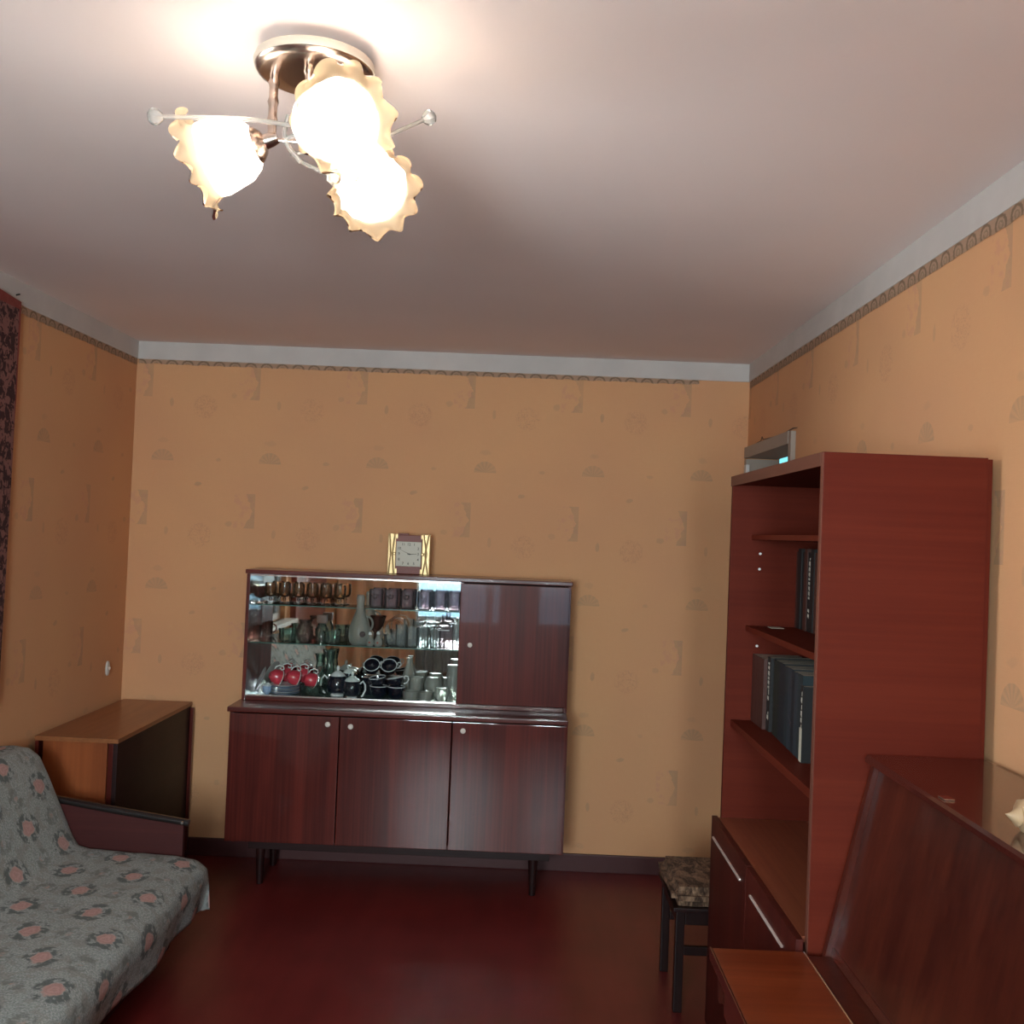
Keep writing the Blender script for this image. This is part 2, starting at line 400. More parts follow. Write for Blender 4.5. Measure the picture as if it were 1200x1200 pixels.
# ------------------------------------------------------------------ woods
W_SIDE = wood('mahogany_polish_vertical', (.055, .008, .006), (.15, .022, .014), 'Z', .38, .9, 1, .04, .0, .15, 1.5)
W_SIDEX = wood('mahogany_polish_long', (.06, .010, .008), (.14, .024, .016), 'X', .34, .5, 1, .08, .0)
W_DARK = wood('dark_stained_wood', (.012, .003, .003), (.03, .007, .006), 'X', .5, .1)
W_CASE = wood('red_veneer_long', (.092, .012, .006), (.122, .018, .0085), 'Y', .55, .0, 1, .4, .0, .08)
W_CASEX = wood('red_veneer_cross', (.092, .012, .006), (.122, .018, .0085), 'X', .55, .0, 1, .4, .0, .08)
W_CASEZ = wood('red_veneer_up', (.092, .012, .006), (.122, .018, .0085), 'Z', .55, .0, 1, .4, .0, .08)
W_ORANGE = wood('orange_veneer', (.22, .055, .017), (.33, .09, .028), 'Z', .4, .3, .6, .25)
W_ORTOP = wood('orange_veneer_long', (.22, .075, .028), (.33, .12, .045), 'Y', .38, .35, .6, .2)
W_PIANO = wood('piano_polish', (.035, .006, .004), (.085, .016, .008), 'Z', .3, .6, .7, .10, .08)
W_PIANOY = wood('piano_polish_long', (.045, .008, .006), (.09, .017, .010), 'Y', .25, .9, .7, .05, .05)
W_PIANOL = wood('piano_lid_polish', (.12, .018, .006), (.21, .042, .013), 'X', .32, .5, .7, .15, .08)
M_STRIP = plain('pale_metal_strip', (.75, .62, .56), .3, .2)
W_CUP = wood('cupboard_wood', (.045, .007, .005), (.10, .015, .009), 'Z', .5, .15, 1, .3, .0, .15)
M_KNOB = plain('cream_knob', (.78, .70, .62), .3)
M_CHROME = plain('bright_metal', (.85, .80, .76), .18, 1)
M_DARKM = plain('black_gap', (.01, .006, .005), .7)

# ------------------------------------------------------------------ sideboard
SX0, SX1, SYF, SYU, SYB = -1.272, .240, 4.58, 4.75, 4.985
sb = thing('sideboard', 'long dark red polished sideboard with glass showcase, three lower doors and knobs, against back wall', 'sideboard', ((SX0+SX1)/2, 4.78, 0))
CT = .806
link('counter_top', B(SX0-.006, SX1, SYF-.022, SYB, CT-.022, CT, .005), W_SIDEX, sb, True)
for xa, xb in ((SX0, SX0+.018), (SX1-.018, SX1)):
    link('side_panel', B(xa, xb, SYF+.004, SYB, .205, CT-.023, .002), W_SIDE, sb)
link('bottom_panel', B(SX0+.019, SX1-.019, SYF+.02, SYB, .205, .222, 0), W_SIDEX, sb)
link('back_panel', B(SX0+.019, SX1-.019, SYB-.008, SYB, .223, CT-.023, 0), W_DARK, sb)
gaps = (SX0+.004, -.776, -.275, SX1-.004)
kx = ((-.826, .747), (-.724, .741), (-.225, .743))
for i in range(3):
    d = link('door', B(gaps[i]+.0025, gaps[i+1]-.0025, SYF-.014, SYF+.003, .212, CT-.028, .0025), W_SIDE, sb, True)
    kb = solid([(.004, 0), (.004, .008), (.011, .010), (.012, .016), (.008, .020)], 16, mat=Matrix.Translation((kx[i][0], SYF-.014, kx[i][1])) @ align((0, -1, 0)))
    link('knob', kb, M_KNOB, d, True)
link('base_frame', B(SX0+.10, SX1-.06, SYF+.04, SYF+.062, .165, .204, .002), W_DARK, sb)
link('base_frame', B(SX0+.10, SX1-.06, SYB-.06, SYB-.038, .165, .204, .002), W_DARK, sb)
for lx in (SX0+.15, SX1-.13):
    for ly in (SYF+.07, SYB-.08):
        lg = bmesh.new(); lathe([(.024, .204), (.014, 0.002)], 12, lg, mat=Matrix.Translation((lx, ly, 0)))
        bmesh.ops.holes_fill(lg, edges=lg.edges[:]); link('leg', lg, W_DARK, sb, True)
# upper showcase
UT = 1.412; UX0, UX1 = SX0+.008, SX1
link('top_panel', B(UX0-.006, UX1+.006, SYU-.02, SYB, UT-.020, UT, .004), W_SIDEX, sb, True)
for xa, xb in ((UX0, UX0+.016), (UX1-.016, UX1)):
    link('upper_side_panel', B(xa, xb, SYU-.012, SYB, CT+.001, UT-.021, .002), W_SIDE, sb)
link('divider', B(-.272, -.258, SYU-.004, SYB, .826, UT-.021, .001), W_SIDE, sb)
link('upper_bottom_rail', B(UX0+.017, UX1-.017, SYU+.004, SYB, CT+.001, .826, .002), W_SIDEX, sb, True)
d = link('upper_door', B(-.270, UX1-.006, SYU-.016, SYU-.005, .832, UT-.026, .003), W_SIDE, sb, True)
link('knob', solid([(.004, 0), (.004, .008), (.010, .010), (.011, .015), (.007, .018)], 16, mat=Matrix.Translation((-.218, SYU-.016, 1.105)) @ align((0, -1, 0))), M_KNOB, d, True)
link('showcase_back_panel', B(UX0+.017, UX1-.017, SYB-.008, SYB, .827, UT-.021, 0), W_DARK, sb)
m = Mat('mirror_silver'); x, y, z = m.pos('Object'); n = m.noise(m.comb(x, y, z), 3, 1)
m.col((.93, .92, .90)).set(Metallic=1, Roughness=.02); m.bump(n, .02, .002); M_MIRROR = m.m
link('mirror_back', B(UX0+.018, -.274, SYB-.013, SYB-.009, .828, UT-.022, 0), M_MIRROR, sb)
for z0 in (.827, UT-.029):
    link('glass_track', B(UX0+.016, -.273, SYU-.006, SYU+.003, z0, z0+.007, .0008), M_CHROME, sb)
M_SHEET = glass('showcase_sheet_glass', (.97, .99, .98), .18, rough=.0)
xm = (UX0-.27)/2
link('sliding_glass', B(UX0+.017, xm+.02, SYU+.004, SYU+.007, .834, UT-.03, 0), M_SHEET, sb)
link('sliding_glass', B(xm-.02, -.274, SYU+.010, SYU+.013, .834, UT-.03, 0), M_SHEET, sb)
M_SHELF = glass('green_shelf_glass', (.72, .86, .80), .25, rough=.02)
M_EDGE = plain('green_glass_edge', (.05, .12, .10), .2)
S1, S2, S0 = 1.243, 1.073, .8275
for zt, yf in ((S1, 4.872), (S2, 4.775)):
    g = link('glass_shelf', B(UX0+.018, -.274, yf, SYB-.014, zt-.005, zt, 0), M_SHELF, sb)
    link('glass_edge', B(UX0+.018, -.274, yf-.0006, yf-.0001, zt-.005, zt, 0), M_EDGE, g)
link('showcase_floor_glass', B(UX0+.018, -.274, SYU+.016, SYB-.014, .8262, .8270, 0), plain('green_floor_sheet', (.10, .16, .14), .15), sb)

# ------------------------------------------------------------------ glass and china in the showcase
G_CLEAR = glass('clear_glass', (.95, .97, .96), .35)
G_CRYS = glass('crystal_glass', (.95, .96, .96), .22, .10, (.8, .85, .85))
G_SMOKE = glass('smoky_glass', (.86, .80, .82), .26, .14, (.70, .60, .64))
G_GOLD = glass('gold_glass', (.95, .80, .66), .36, .08, (.85, .50, .28))
G_FROST = glass('frosted_glass', (.86, .87, .84), .22, .4, (.66, .64, .60), .3)
G_GREEN = glass('green_glass', (.80, .90, .85), .35, .12, (.35, .50, .43))
G_PINK = glass('pinkish_brown_glass', (.84, .72, .70), .35, .15, (.55, .34, .30))
G_SHADE2 = glass('brown_bowl_glass', (.72, .54, .50), .35, .2, (.35, .17, .14))
P_WHITE = plain('white_porcelain', (.72, .72, .72), .2, coat=.5)
P_BLACK = plain('black_porcelain', (.006, .008, .016), .12, coat=.6)
P_RED = plain('red_glaze', (.55, .035, .06), .25, coat=.5)
P_BLUE = plain('blue_white_porcelain', (.32, .42, .60), .2, coat=.5)
P_PRINT = plain('dark_print', (.05, .02, .02), .6)
def X_at(px, y, z=1.0):
    """x of an object that the photo shows at column px, standing at depth y and height z"""
    for py in range(600, 900, 2):
        p = at(px, py, y)
        if p.z <= z: return p.x
    return p.x
def flute(amp, n):
    return lambda t, a, r, z: (r*(1+amp*math.cos(n*a)), z)
# liqueur glasses, top shelf left
def stemglass():
    r = thing('liqueur_glass', '', 'glass', (0, 0, 0))
    bowl = lathe([(.004, .034), (.018, .038), (.027, .050), (.029, .070), (.027, .102)], 20)
    link('bowl', bowl, G_GOLD, r, True)
    ft = solid([(.024, 0), (.023, .003), (.006, .007), (.005, .018), (.009, .026), (.005, .033)], 20)
    link('stem', ft, G_CLEAR, r, True); return r
proto = stemglass()
ord_ = ['leftmost', 'second', 'third', 'fourth', 'fifth', 'sixth', 'seventh']
front = [317, 333.5, 350, 366, 382, 398.5]
for i, px in enumerate(front):
    lab = 'gold-bowled liqueur glass on the upper glass shelf, %s in the front row' % (ord_[i] if i else 'leftmost')
    if i == len(front)-1: lab = 'gold-bowled liqueur glass at the right end of the front row on the upper shelf'
    loc = (X_at(px, 4.90, 1.29), 4.90, S1)
    if i == 0: proto.location = loc; proto['label'] = lab; proto['group'] = 'liqueur glasses on the upper shelf'
    else: dup(proto, loc, lab, 'liqueur glasses on the upper shelf')
for i, px in enumerate((325, 341, 357, 374, 390)):
    dup(proto, (X_at(px, 4.955, 1.29), 4.952, S1), 'liqueur glass against the showcase mirror, %s of the back row' % ('leftmost', 'second', 'middle', 'fourth', 'rightmost')[i], 'liqueur glasses in the back row')
one('footed_bowl', solid([(.03, 0), (.028, .004), (.008, .01), (.008, .022), (.03, .03), (.042, .05), (.045, .085)], 24), G_SHADE2,
    'wide brown glass bowl at the left end of the upper shelf', 'bowl', (X_at(301.5, 4.91, 1.29), 4.925, S1))
# smoky tumblers, top shelf right
def tumbler():
    r = thing('smoky_tumbler', '', 'glass')
    b = solid([(.024, 0), (.030, .004), (.033, .018), (.0335, .082), (.032, .09), (.030, .088), (.030, .012)], 24)
    link('cup', b, G_SMOKE, r, True)
    return r
tp = tumbler()
tl = ['smoky brown tumbler with dark emblem, leftmost of the tumbler row', 'smoky tumbler with dark emblem, second in the tumbler row', 'smoky tumbler with dark emblem, just left of the bright window reflection',
      'plain smoky tumbler, first of three in front of the bright reflection', 'plain smoky tumbler, middle of three in front of the bright reflection', 'plain smoky tumbler at the right end of the upper shelf']
for i, px in enumerate((440.5, 458.5, 477, 497, 515, 532)):
    loc = (X_at(px, 4.90, 1.29), 4.908, S1)
    if i == 0: t = tp; t.location = loc
    else: t = dup(tp, loc)
    t['label'] = tl[i]; t['group'] = 'smoky tumblers on the upper shelf'
for t in [o for o in C.objects if o.name.startswith('smoky_tumbler')][:3]:
    bm = bmesh.new()
    for k in range(7):
        a = k*2*PI/7; q = bmesh.ops.create_icosphere(bm, subdivisions=1, radius=.0045, matrix=Matrix.Translation((.010*math.cos(a)*(1+.5*(k % 2)), -.0345, .058+.009*math.sin(a))) @ Matrix.Diagonal((1.4, .2, 1, 1)))
    link('emblem', bm, P_PRINT, t, world=False)
# frosted carafe with ring handle standing in front
jug = thing('frosted_jug', 'tall frosted glass jug with a narrow neck and dark stopper on the middle shelf', 'jug', (X_at(421, 4.82, 1.15), 4.828, S2))
link('body', solid([(.030, 0), (.044, .012), (.050, .04), (.047, .085), (.034, .125), (.021, .155), (.017, .19), (.019, .215), (.016, .235)], 28, fn=flute(.02, 12)), G_FROST, jug, True, world=False)
link('handle', tube(arc(.034, .10, .034, -1.3, 2.2, 12, 0, .8), .005), G_FROST, jug, True, world=False)
link('rosette', solid([(.014, 0), (.012, .004)], 14, mat=Matrix.Translation((.022, -.050, .055)) @ align((0, -1, 0))), P_PRINT, jug, True, world=False)
# middle shelf, left to right
def mid(px, y, z=1.12): return (X_at(px, y, z), y, S2)
mug = thing('brown_mug', 'brown glass mug at the left end of the middle shelf', 'mug', mid(299, 4.86))
link('cup', solid([(.024, 0), (.029, .004), (.030, .07), (.027, .068), (.026, .01)], 20), G_SHADE2, mug, True, world=False)
link('handle', tube(arc(.028, .036, .020, -1.4, 1.4, 8), .004), G_SHADE2, mug, True, world=False)
for i, (px, y, lab) in enumerate(((337, 4.84, 'greenish pressed glass bowl left of the pinkish vase'), (389.5, 4.83, 'greenish pressed glass bowl right of the corked jar'))):
    one('pressed_glass_bowl', solid([(.022, 0), (.034, .004), (.040, .03), (.038, .045), (.043, .062), (.040, .060), (.036, .02)], 28, fn=flute(.03, 14)), G_GREEN, lab + ' on the middle shelf', 'bowl', mid(px, y), 'pressed glass bowls')
one('round_vase', solid([(.020, 0), (.034, .012), (.041, .04), (.036, .072), (.024, .09), (.030, .105), (.028, .104), (.02, .09)], 24, fn=flute(.03, 9)), G_PINK,
    'round pinkish brown glass vase on the middle shelf', 'vase', mid(357, 4.85))
jar = thing('corked_jar', 'clear glass jar with square brown stopper on the middle shelf', 'jar', mid(377, 4.90))
link('body', solid([(.022, 0), (.030, .006), (.031, .06), (.022, .078), (.018, .088)], 20), G_GREEN, jar, True, world=False)
link('stopper', B(-.024, .024, -.02, .02, .088, .128, .006), plain('brown_stopper', (.13, .06, .04), .5), jar, True, world=False)
one('ribbed_glass', solid([(.016, 0), (.022, .004), (.024, .07), (.022, .07), (.019, .01)], 24, fn=flute(.04, 12)), G_CLEAR, 'small ribbed glass between green bowl and frosted jug', 'glass', mid(402, 4.88))
# little floral cruets
for i, (px, y, h, lab) in enumerate(((433.5, 4.80, .040, 'small floral cruet close to the frosted jug'), (443, 4.80, .044, 'small floral cruet left of the arched basket'))):
    c = thing('cruet', lab + ' on the middle shelf', 'cruet', mid(px, y, 1.1), 'floral cruets')
    link('body', solid([(.014, 0), (.019, .008), (.018, .028), (.009, h), (.007, h+.012)], 18), P_FL if False else G_FROST, c, True, world=False)
    link('cap', solid([(.009, h+.012), (.008, h+.02), (.003, h+.026)], 12), P_WHITE, c, True, world=False)
    link('flower', solid([(.005, 0), (.003, .002)], 8, mat=Matrix.Translation((0, -.0185, .018)) @ align((0, -1, 0))), plain('flower_red_%d' % i, (.30, .05, .03), .5), c, True, world=False)
one('dark_goblet', solid([(.022, 0), (.021, .004), (.006, .01), (.006, .05), (.026, .075), (.032, .10), (.040, .125), (.036, .12), (.02, .075)], 22), G_SHADE2,
    'dark brown flared goblet behind the floral cruets', 'goblet', mid(440, 4.93, 1.15))
# crystal basket with arch handle
bk = thing('crystal_basket', 'crystal glass basket with a high arched handle on the middle shelf', 'basket', mid(461, 4.86))
link('bowl', solid([(.026, 0), (.036, .01), (.044, .045), (.047, .055), (.043, .054), (.036, .015)], 28, fn=flute(.04, 14)), G_CRYS, bk, True, world=False)
link('handle', tube(arc(0, .075, .047, -.55, PI+.55, 24), .0055), G_GOLD, bk, True, world=False)
link('handle', tube([(p[0]+.012, .014, p[2]+.002) for p in arc(0, .075, .051, -.55, PI+.55, 24)], .004), G_CRYS, bk, True, world=False)
for i, (px, y, h, lab) in enumerate(((470, 4.81, .105, 'leftmost'), (483, 4.82, .095, 'second'), (496, 4.81, .10, 'middle'), (503, 4.88, .10, 'fourth'), (510, 4.82, .09, 'rightmost'))):
    one('crystal_tumbler', solid([(.020, 0), (.0245, .004), (.0265, h), (.024, h), (.022, .012)], 24, fn=flute(.035, 10)), G_CRYS,
        'tall cut crystal tumbler, %s of five between the basket and the square bottle' % lab, 'glass', mid(px, y), 'cut crystal tumblers')
bt = thing('square_bottle', 'square grey glass decanter near the right end of the middle shelf', 'bottle', mid(520, 4.84))
bm = B(-.036, .036, -.026, .026, 0, .105, .008); link('body', bm, G_SMOKE, bt, True, world=False)
link('neck', solid([(.034, .104), (.026, .116), (.012, .122), (.011, .146), (.015, .148), (.015, .154)], 18), G_SMOKE, bt, True, world=False)
link('label_line', B(-.026, .026, -.0268, -.0262, .084, .087, 0), P_WHITE, bt, world=False)
one('crystal_tumbler', solid([(.016, 0), (.018, .004), (.020, .12), (.018, .12), (.016, .012)], 24, fn=flute(.035, 10)), G_CRYS,
    'narrow cut crystal glass between the square bottle and the showcase door', 'glass', mid(534.5, 4.82), 'cut crystal tumblers')
# ---- bottom of the showcase
def low(px, y, z=.88): return (X_at(px, y, z), y, S0)
sp = low(334, 4.83)
for i in range(6):
    one('saucer', solid([(.030, 0), (.034, .002), (.068, .009), (.070, .011), (.066, .011), (.030, .005)], 32), P_WHITE if i % 2 else P_BLUE,
        'white saucer in the stack under the red cups, %s' % ['lowest of six', 'second from the bottom', 'third from the bottom', 'fourth from the bottom', 'fifth from the bottom', 'topmost'][i], 'saucer', (sp[0], sp[1], S0+.0075*i), 'stacked saucers')
def cup_mesh(r, h):
    return [(r*.45, 0), (r*.5, .003), (r*.85, h*.3), (r*.98, h*.7), (r, h), (r*.95, h), (r*.8, h*.3), (r*.4, h*.08)]
def handle_curl(r, h):
    return [(r*.9, 0, h*.2), (r*1.25, 0, h*.25), (r*1.55, 0, h*.55), (r*1.5, 0, h*.9), (r*1.2, 0, h*1.02), (r*1.02, 0, h*.85), (r*1.15, 0, h*.7)]
def cup(name, label, loc, outer, rot, r=.037, h=.05, group=None, rim=True, hand=True):
    c = thing(name, label, 'cup', loc, group)
    link('bowl', solid(cup_mesh(r, h), 24), outer, c, True, world=False)
    if rim: link('rim', tube([(r*.975*math.cos(a*PI/12), r*.975*math.sin(a*PI/12), h) for a in range(25)], .0018, 6), P_WHITE, c, True, world=False)
    if hand: link('handle', tube(handle_curl(r, h), .003, 6), P_WHITE, c, True, world=False)
    c.rotation_euler = rot; return c
zc = S0+.052
for i, (px, lab) in enumerate(((321, 'left'), (341, 'middle'), (361.5, 'right'))):
    cx = X_at(px, 4.80, .9)
    # lying on its side on the saucers, handle up, mouth to the right
    c = cup('red_cup', 'red cup with curled white handle lying on its side, %s of three in front' % lab, (cx, 4.83, zc), P_RED, (0, 0, 0), .036, .052, 'red cups with curled handles')
    c.matrix_world = Matrix.Translation((cx-.026, 4.83, zc+.036-(.010 if i == 2 else 0))) @ Matrix.Rotation(.35, 4, 'Y') @ Matrix.Rotation(.5, 4, 'Z') @ Matrix(((0, 0, 1, 0), (0, -1, 0, 0), (1, 0, 0, 0), (0, 0, 0, 1)))
for i, px in enumerate((330, 350)):
    cx = X_at(px, 4.9, .9)
    c = cup('red_cup', 'white-handled red cup lying behind the front three, %s' % ('left one' if i == 0 else 'right one'), (cx, 4.90, zc), P_RED, (0, 0, 0), .035, .052, 'red cups with curled handles')
    c.matrix_world = Matrix.Translation((cx-.02, 4.91, zc+.036)) @ Matrix.Rotation(.3, 4, 'Y') @ Matrix.Rotation(.4, 4, 'Z') @ Matrix(((0, 0, 1, 0), (0, -1, 0, 0), (1, 0, 0, 0), (0, 0, 0, 1)))
pl = one('leaning_plate', solid([(.026, 0), (.030, .002), (.056, .010), (.058, .012), (.054, .012), (.026, .004)], 32), P_WHITE, 'white and blue plate standing on edge left of the red cups', 'plate', (0, 0, 0))
pl.matrix_world = Matrix.Translation((X_at(309, 4.87, .92), 4.86, S0+.105)) @ Matrix.Rotation(-1.15, 4, 'Y') @ Matrix.Rotation(.3, 4, 'X')
pl.matrix_world.translation.z = S0+.062
cup('blue_cup', 'small blue and white cup left of the saucer stack', low(313, 4.80), P_BLUE, (0, 0, 2.6), .022, .042)
for i, (px, y, h, lab) in enumerate(((374, 4.88, .20, 'left'), (386, 4.92, .21, 'right'))):
    one('green_vase', solid([(.030, 0), (.034, .01), (.038, .05), (.022, .11), (.016, .15), (.024, h-.01), (.022, h-.012), (.013, .15)], 22), G_GREEN,
        'tall green glass vase behind the black teapot, %s one of the pair' % lab, 'vase', low(px, y), 'green glass vases')
one('green_bowl', solid([(.030, 0), (.045, .01), (.060, .05), (.058, .05), (.04, .012)], 26, fn=flute(.03, 10)), G_GREEN, 'green glass bowl between red cups and black teapot', 'bowl', low(366, 4.84))
# black tea set
def pot(name, label, loc, r, h, handles, spout, lidr):
    t = thing(name, label, 'teapot' if spout else 'sugar bowl', loc)
    link('body', solid([(r*.55, .006), (r*.9, .018), (r, h*.5), (r*.92, h*.85), (r*.7, h)], 28), P_BLACK, t, True, world=False)
    link('foot', solid([(r*.6, 0), (r*.55, .006)], 24), P_WHITE, t, True, world=False)
    lid = link('lid', solid([(lidr, h), (lidr*.9, h+.006), (lidr*.35, h+.022), (lidr*.12, h+.025)], 24), P_WHITE, t, True, world=False)
    link('lid_knob', solid([(.004, h+.022), (.008, h+.036), (.005, h+.046)], 12), P_WHITE, lid, True, world=False)
    for s in handles:
        hp = [(s*(r*.9), 0, h*.85), (s*(r*1.2), 0, h*1.0), (s*(r*1.45), 0, h*.8), (s*r*1.5, 0, h*.5), (s*(r*1.2), 0, h*.12), (s*(r*1.05), 0, h*.1)]
        link('handle', tube(hp, .0045, 8), P_WHITE, t, True, world=False)
    if spout:
        link('spout', tube([(r*.8, 0, h*.35), (r*1.25, 0, h*.6), (r*1.45, 0, h*.95), (r*1.6, 0, h*1.15)], [.014, .010, .007, .006], 10), P_BLACK, t, True, world=False)
    link('gilt_dot', solid([(.004, 0), (.002, .002)], 8, mat=Matrix.Translation((r*.2, -r*.99, h*.72)) @ align((0, -1, 0))), P_WHITE, t, True, world=False)
    return t
pot('teapot', 'black teapot with white lid and white handle, left in the black tea set', low(395.5, 4.86, .88), .053, .092, (-1,), True, .036)
pot('sugar_bowl', 'black sugar bowl with white lid in front of the black teapot', low(412.5, 4.806, .88), .042, .078, (1,), False, .036)
ld = one('spare_lid', solid([(.036, 0), (.032, .006), (.012, .018), (.004, .020), (.006, .034)], 22), P_WHITE, 'white lid tilted on the black bowl behind the teapot', 'lid', (X_at(409, 4.93, .95), 4.935, S0+.098))
ld.rotation_euler = (.1, -.2, 0)
one('black_bowl', solid([(.02, 0), (.036, .02), (.040, .06), (.036, .098), (.033, .096)], 22), P_BLACK, 'black bowl under the tilted white lid behind the teapot', 'bowl', (X_at(409, 4.93, .9), 4.935, S0))
for i, (px, lab) in enumerate(((443.5, 'left'), (464.5, 'right'))):
    x = X_at(px, 4.81, .88); h = .058
    cup('black_cup', 'black cup with white rim on the showcase floor, bottom of the %s stack' % lab, (x, 4.812, S0+.001), P_BLACK, (0, 0, 2.6 if i == 0 else -.3), .042, h, 'black cups with white rims', hand=False)
    c = cup('black_cup', 'black cup with white rim, top of the %s stack of black cups' % lab, (x, 4.812, S0+h+.001), P_BLACK, (.10 if i == 0 else -.05, -.16 if i == 0 else -.2, .0), .040, .042, 'black cups with white rims', hand=(i == 1))
for i, (px, lab) in enumerate(((436.5, 'left'), (456.5, 'right'))):
    c = cup('black_cup', 'black cup lying on its side behind the stacked cups, %s one' % lab, (0, 0, 0), P_BLACK, (0, 0, 0), .038, .05, 'black cups with white rims')
    c.matrix_world = Matrix.Translation((X_at(px, 4.92, .95), 4.925, S0+.112)) @ Matrix.Rotation(.8, 4, 'X') @ Matrix.Rotation(.4, 4, 'Z')
    one('black_bowl', solid([(.02, 0), (.036, .02), (.042, .05), (.040, .082), (.036, .08)], 22), P_BLACK, 'black bowl under the %s cup lying at the back' % lab, 'bowl', (X_at(px-3+i*6, 4.92, .9), 4.93, S0))
# frosted glass, right
for i, (px, y, prof, lab) in enumerate((
    (478, 4.93, [(.024, 0), (.03, .01), (.032, .08), (.022, .12), (.012, .15), (.010, .18), (.013, .182)], 'frosted glass carafe with a thin neck right of the black cups'),
    (487, 4.87, [(.026, 0), (.032, .006), (.035, .10), (.032, .10), (.028, .01)], 'frosted cylinder glass with wavy sides behind the low bowls'),
    (507, 4.90, [(.022, 0), (.036, .02), (.042, .06), (.036, .085), (.030, .098), (.028, .096)], 'round frosted glass jug in the middle of the right group'),
    (482, 4.80, [(.022, 0), (.036, .008), (.042, .045), (.039, .045), (.03, .012)], 'low frosted bowl right of the black cups, near the track'),
    (499, 4.80, [(.020, 0), (.032, .008), (.036, .042), (.033, .042), (.028, .012)], 'low frosted bowl beside the small handled cup'),
    (530.5, 4.86, [(.030, 0), (.033, .004), (.033, .12), (.026, .135), (.030, .165), (.028, .165)], 'tall greenish frosted jar at the right end of the showcase floor'),
)):
    one('frosted_vessel', solid(prof, 26, fn=flute(.02, 9)), G_FROST, lab, 'glassware', low(px, y))
c = thing('frosted_cup', 'small frosted cup with a handle near the right end of the showcase floor', 'cup', low(517.5, 4.80))
link('bowl', solid([(.016, 0), (.018, .006), (.030, .022), (.032, .045), (.027, .066), (.025, .065)], 22), G_FROST, c, True, world=False)
link('handle', tube(arc(.030, .045, .014, -1.2, 1.5, 8), .0035), G_FROST, c, True, world=False)

# ------------------------------------------------------------------ clock on the sideboard
CYF = 4.86
ck = thing('clock', 'square-faced mantel clock with gold side columns standing on top of the sideboard', 'clock', (-.531, CYF, UT))
M_GOLD = plain('brass_gold', (.60, .42, .20), .38, .5)
M_LEATH = plain('brown_clock_back', (.20, .045, .03), .5)
link('back_plate', B(-.065, .062, -.012, .03, 0.002, .186, .003), M_LEATH, ck, world=False)
link('top_button', B(-.055, -.005, -.002, .012, .186, .194, .002), M_LEATH, ck, world=False)
for s in (-1, 1):
    col = link('column', B(s*.081-.0185, s*.081+.0185, -.014, .028, 0, .192, .003), M_GOLD, ck, True, world=False)
    for q in (-1, 1):
        link('ridge', tube([(s*.081-q*.012, -.0155, .002), (s*.081+q*.004*s, -.018, .096), (s*.081-q*.012, -.0155, .19)], .0038, 6), M_GOLD, col, True, world=False)
    link('ball', solid([(.004, -.007), (.0075, 0), (.004, .007)], 14, mat=Matrix.Translation((s*.066, -.022, .097)) @ align((0, -1, 0))), M_GOLD, col, True, world=False)
    link('capital', B(s*.081-s*.019-.006, s*.081-s*.019+.008, -.016, .026, .168, .190, .001), M_GOLD, col, True, world=False)
    link('capital', B(s*.081-s*.019-.006, s*.081-s*.019+.008, -.016, .026, .002, .026, .001), M_GOLD, col, True, world=False)
link('face', B(-.0595, .0595, -.018, -.010, .038, .155, .002), plain('cream_dial', (.46, .40, .30), .4), ck, world=False)
M_INK = plain('dial_ink', (.04, .03, .02), .5)
def text_mesh(s, size):
    cu = bpy.data.curves.new('t', 'FONT'); cu.body = s; cu.size = size; cu.align_x = 'CENTER'; cu.align_y = 'CENTER'; cu.extrude = .0002; cu.offset = size*.012
    o = bpy.data.objects.new('t', cu); C.objects.link(o); bpy.context.view_layer.update()
    dg = bpy.context.evaluated_depsgraph_get(); me = bpy.data.meshes.new_from_object(o.evaluated_get(dg))
    bpy.data.objects.remove(o); return me
cz = .0965
num = bmesh.new()
for h in range(1, 13):
    a = PI/2 - h*PI/6; rx = .046; k = 1/max(abs(math.cos(a)), abs(math.sin(a))); k = min(k, 1.18)
    me = text_mesh(str(h), .017); me.transform(Matrix.Translation((rx*k*math.cos(a)*.98, -.0184, cz + rx*k*math.sin(a)*.98)) @ Matrix.Rotation(PI/2, 4, 'X'))
    num.from_mesh(me)
link('numerals', num, M_INK, ck, world=False)
def hand(ang, L, w, y):
    d = Vector((math.cos(ang), 0, math.sin(ang))); n = Vector((-d.z, 0, d.x)); c0 = Vector((.003, y, cz)); bm = bmesh.new()
    ps = [c0 - d*.008 - n*w, c0 + d*L - n*w*.4, c0 + d*L + n*w*.4, c0 - d*.008 + n*w]
    A = [bm.verts.new(p) for p in ps]; bm.faces.new(A); bmesh.ops.solidify(bm, geom=bm.faces[:], thickness=.0006); return bm
link('minute_hand', hand(math.radians(155), .044, .0011, -.0200), M_INK, ck, world=False)
link('hour_hand', hand(math.radians(2), .036, .0016, -.0194), M_INK, ck, world=False)
link('hand_pin', solid([(.003, 0), (.002, .003)], 10, mat=Matrix.Translation((.003, -.0195, cz)) @ align((0, -1, 0))), M_INK, ck, world=False)

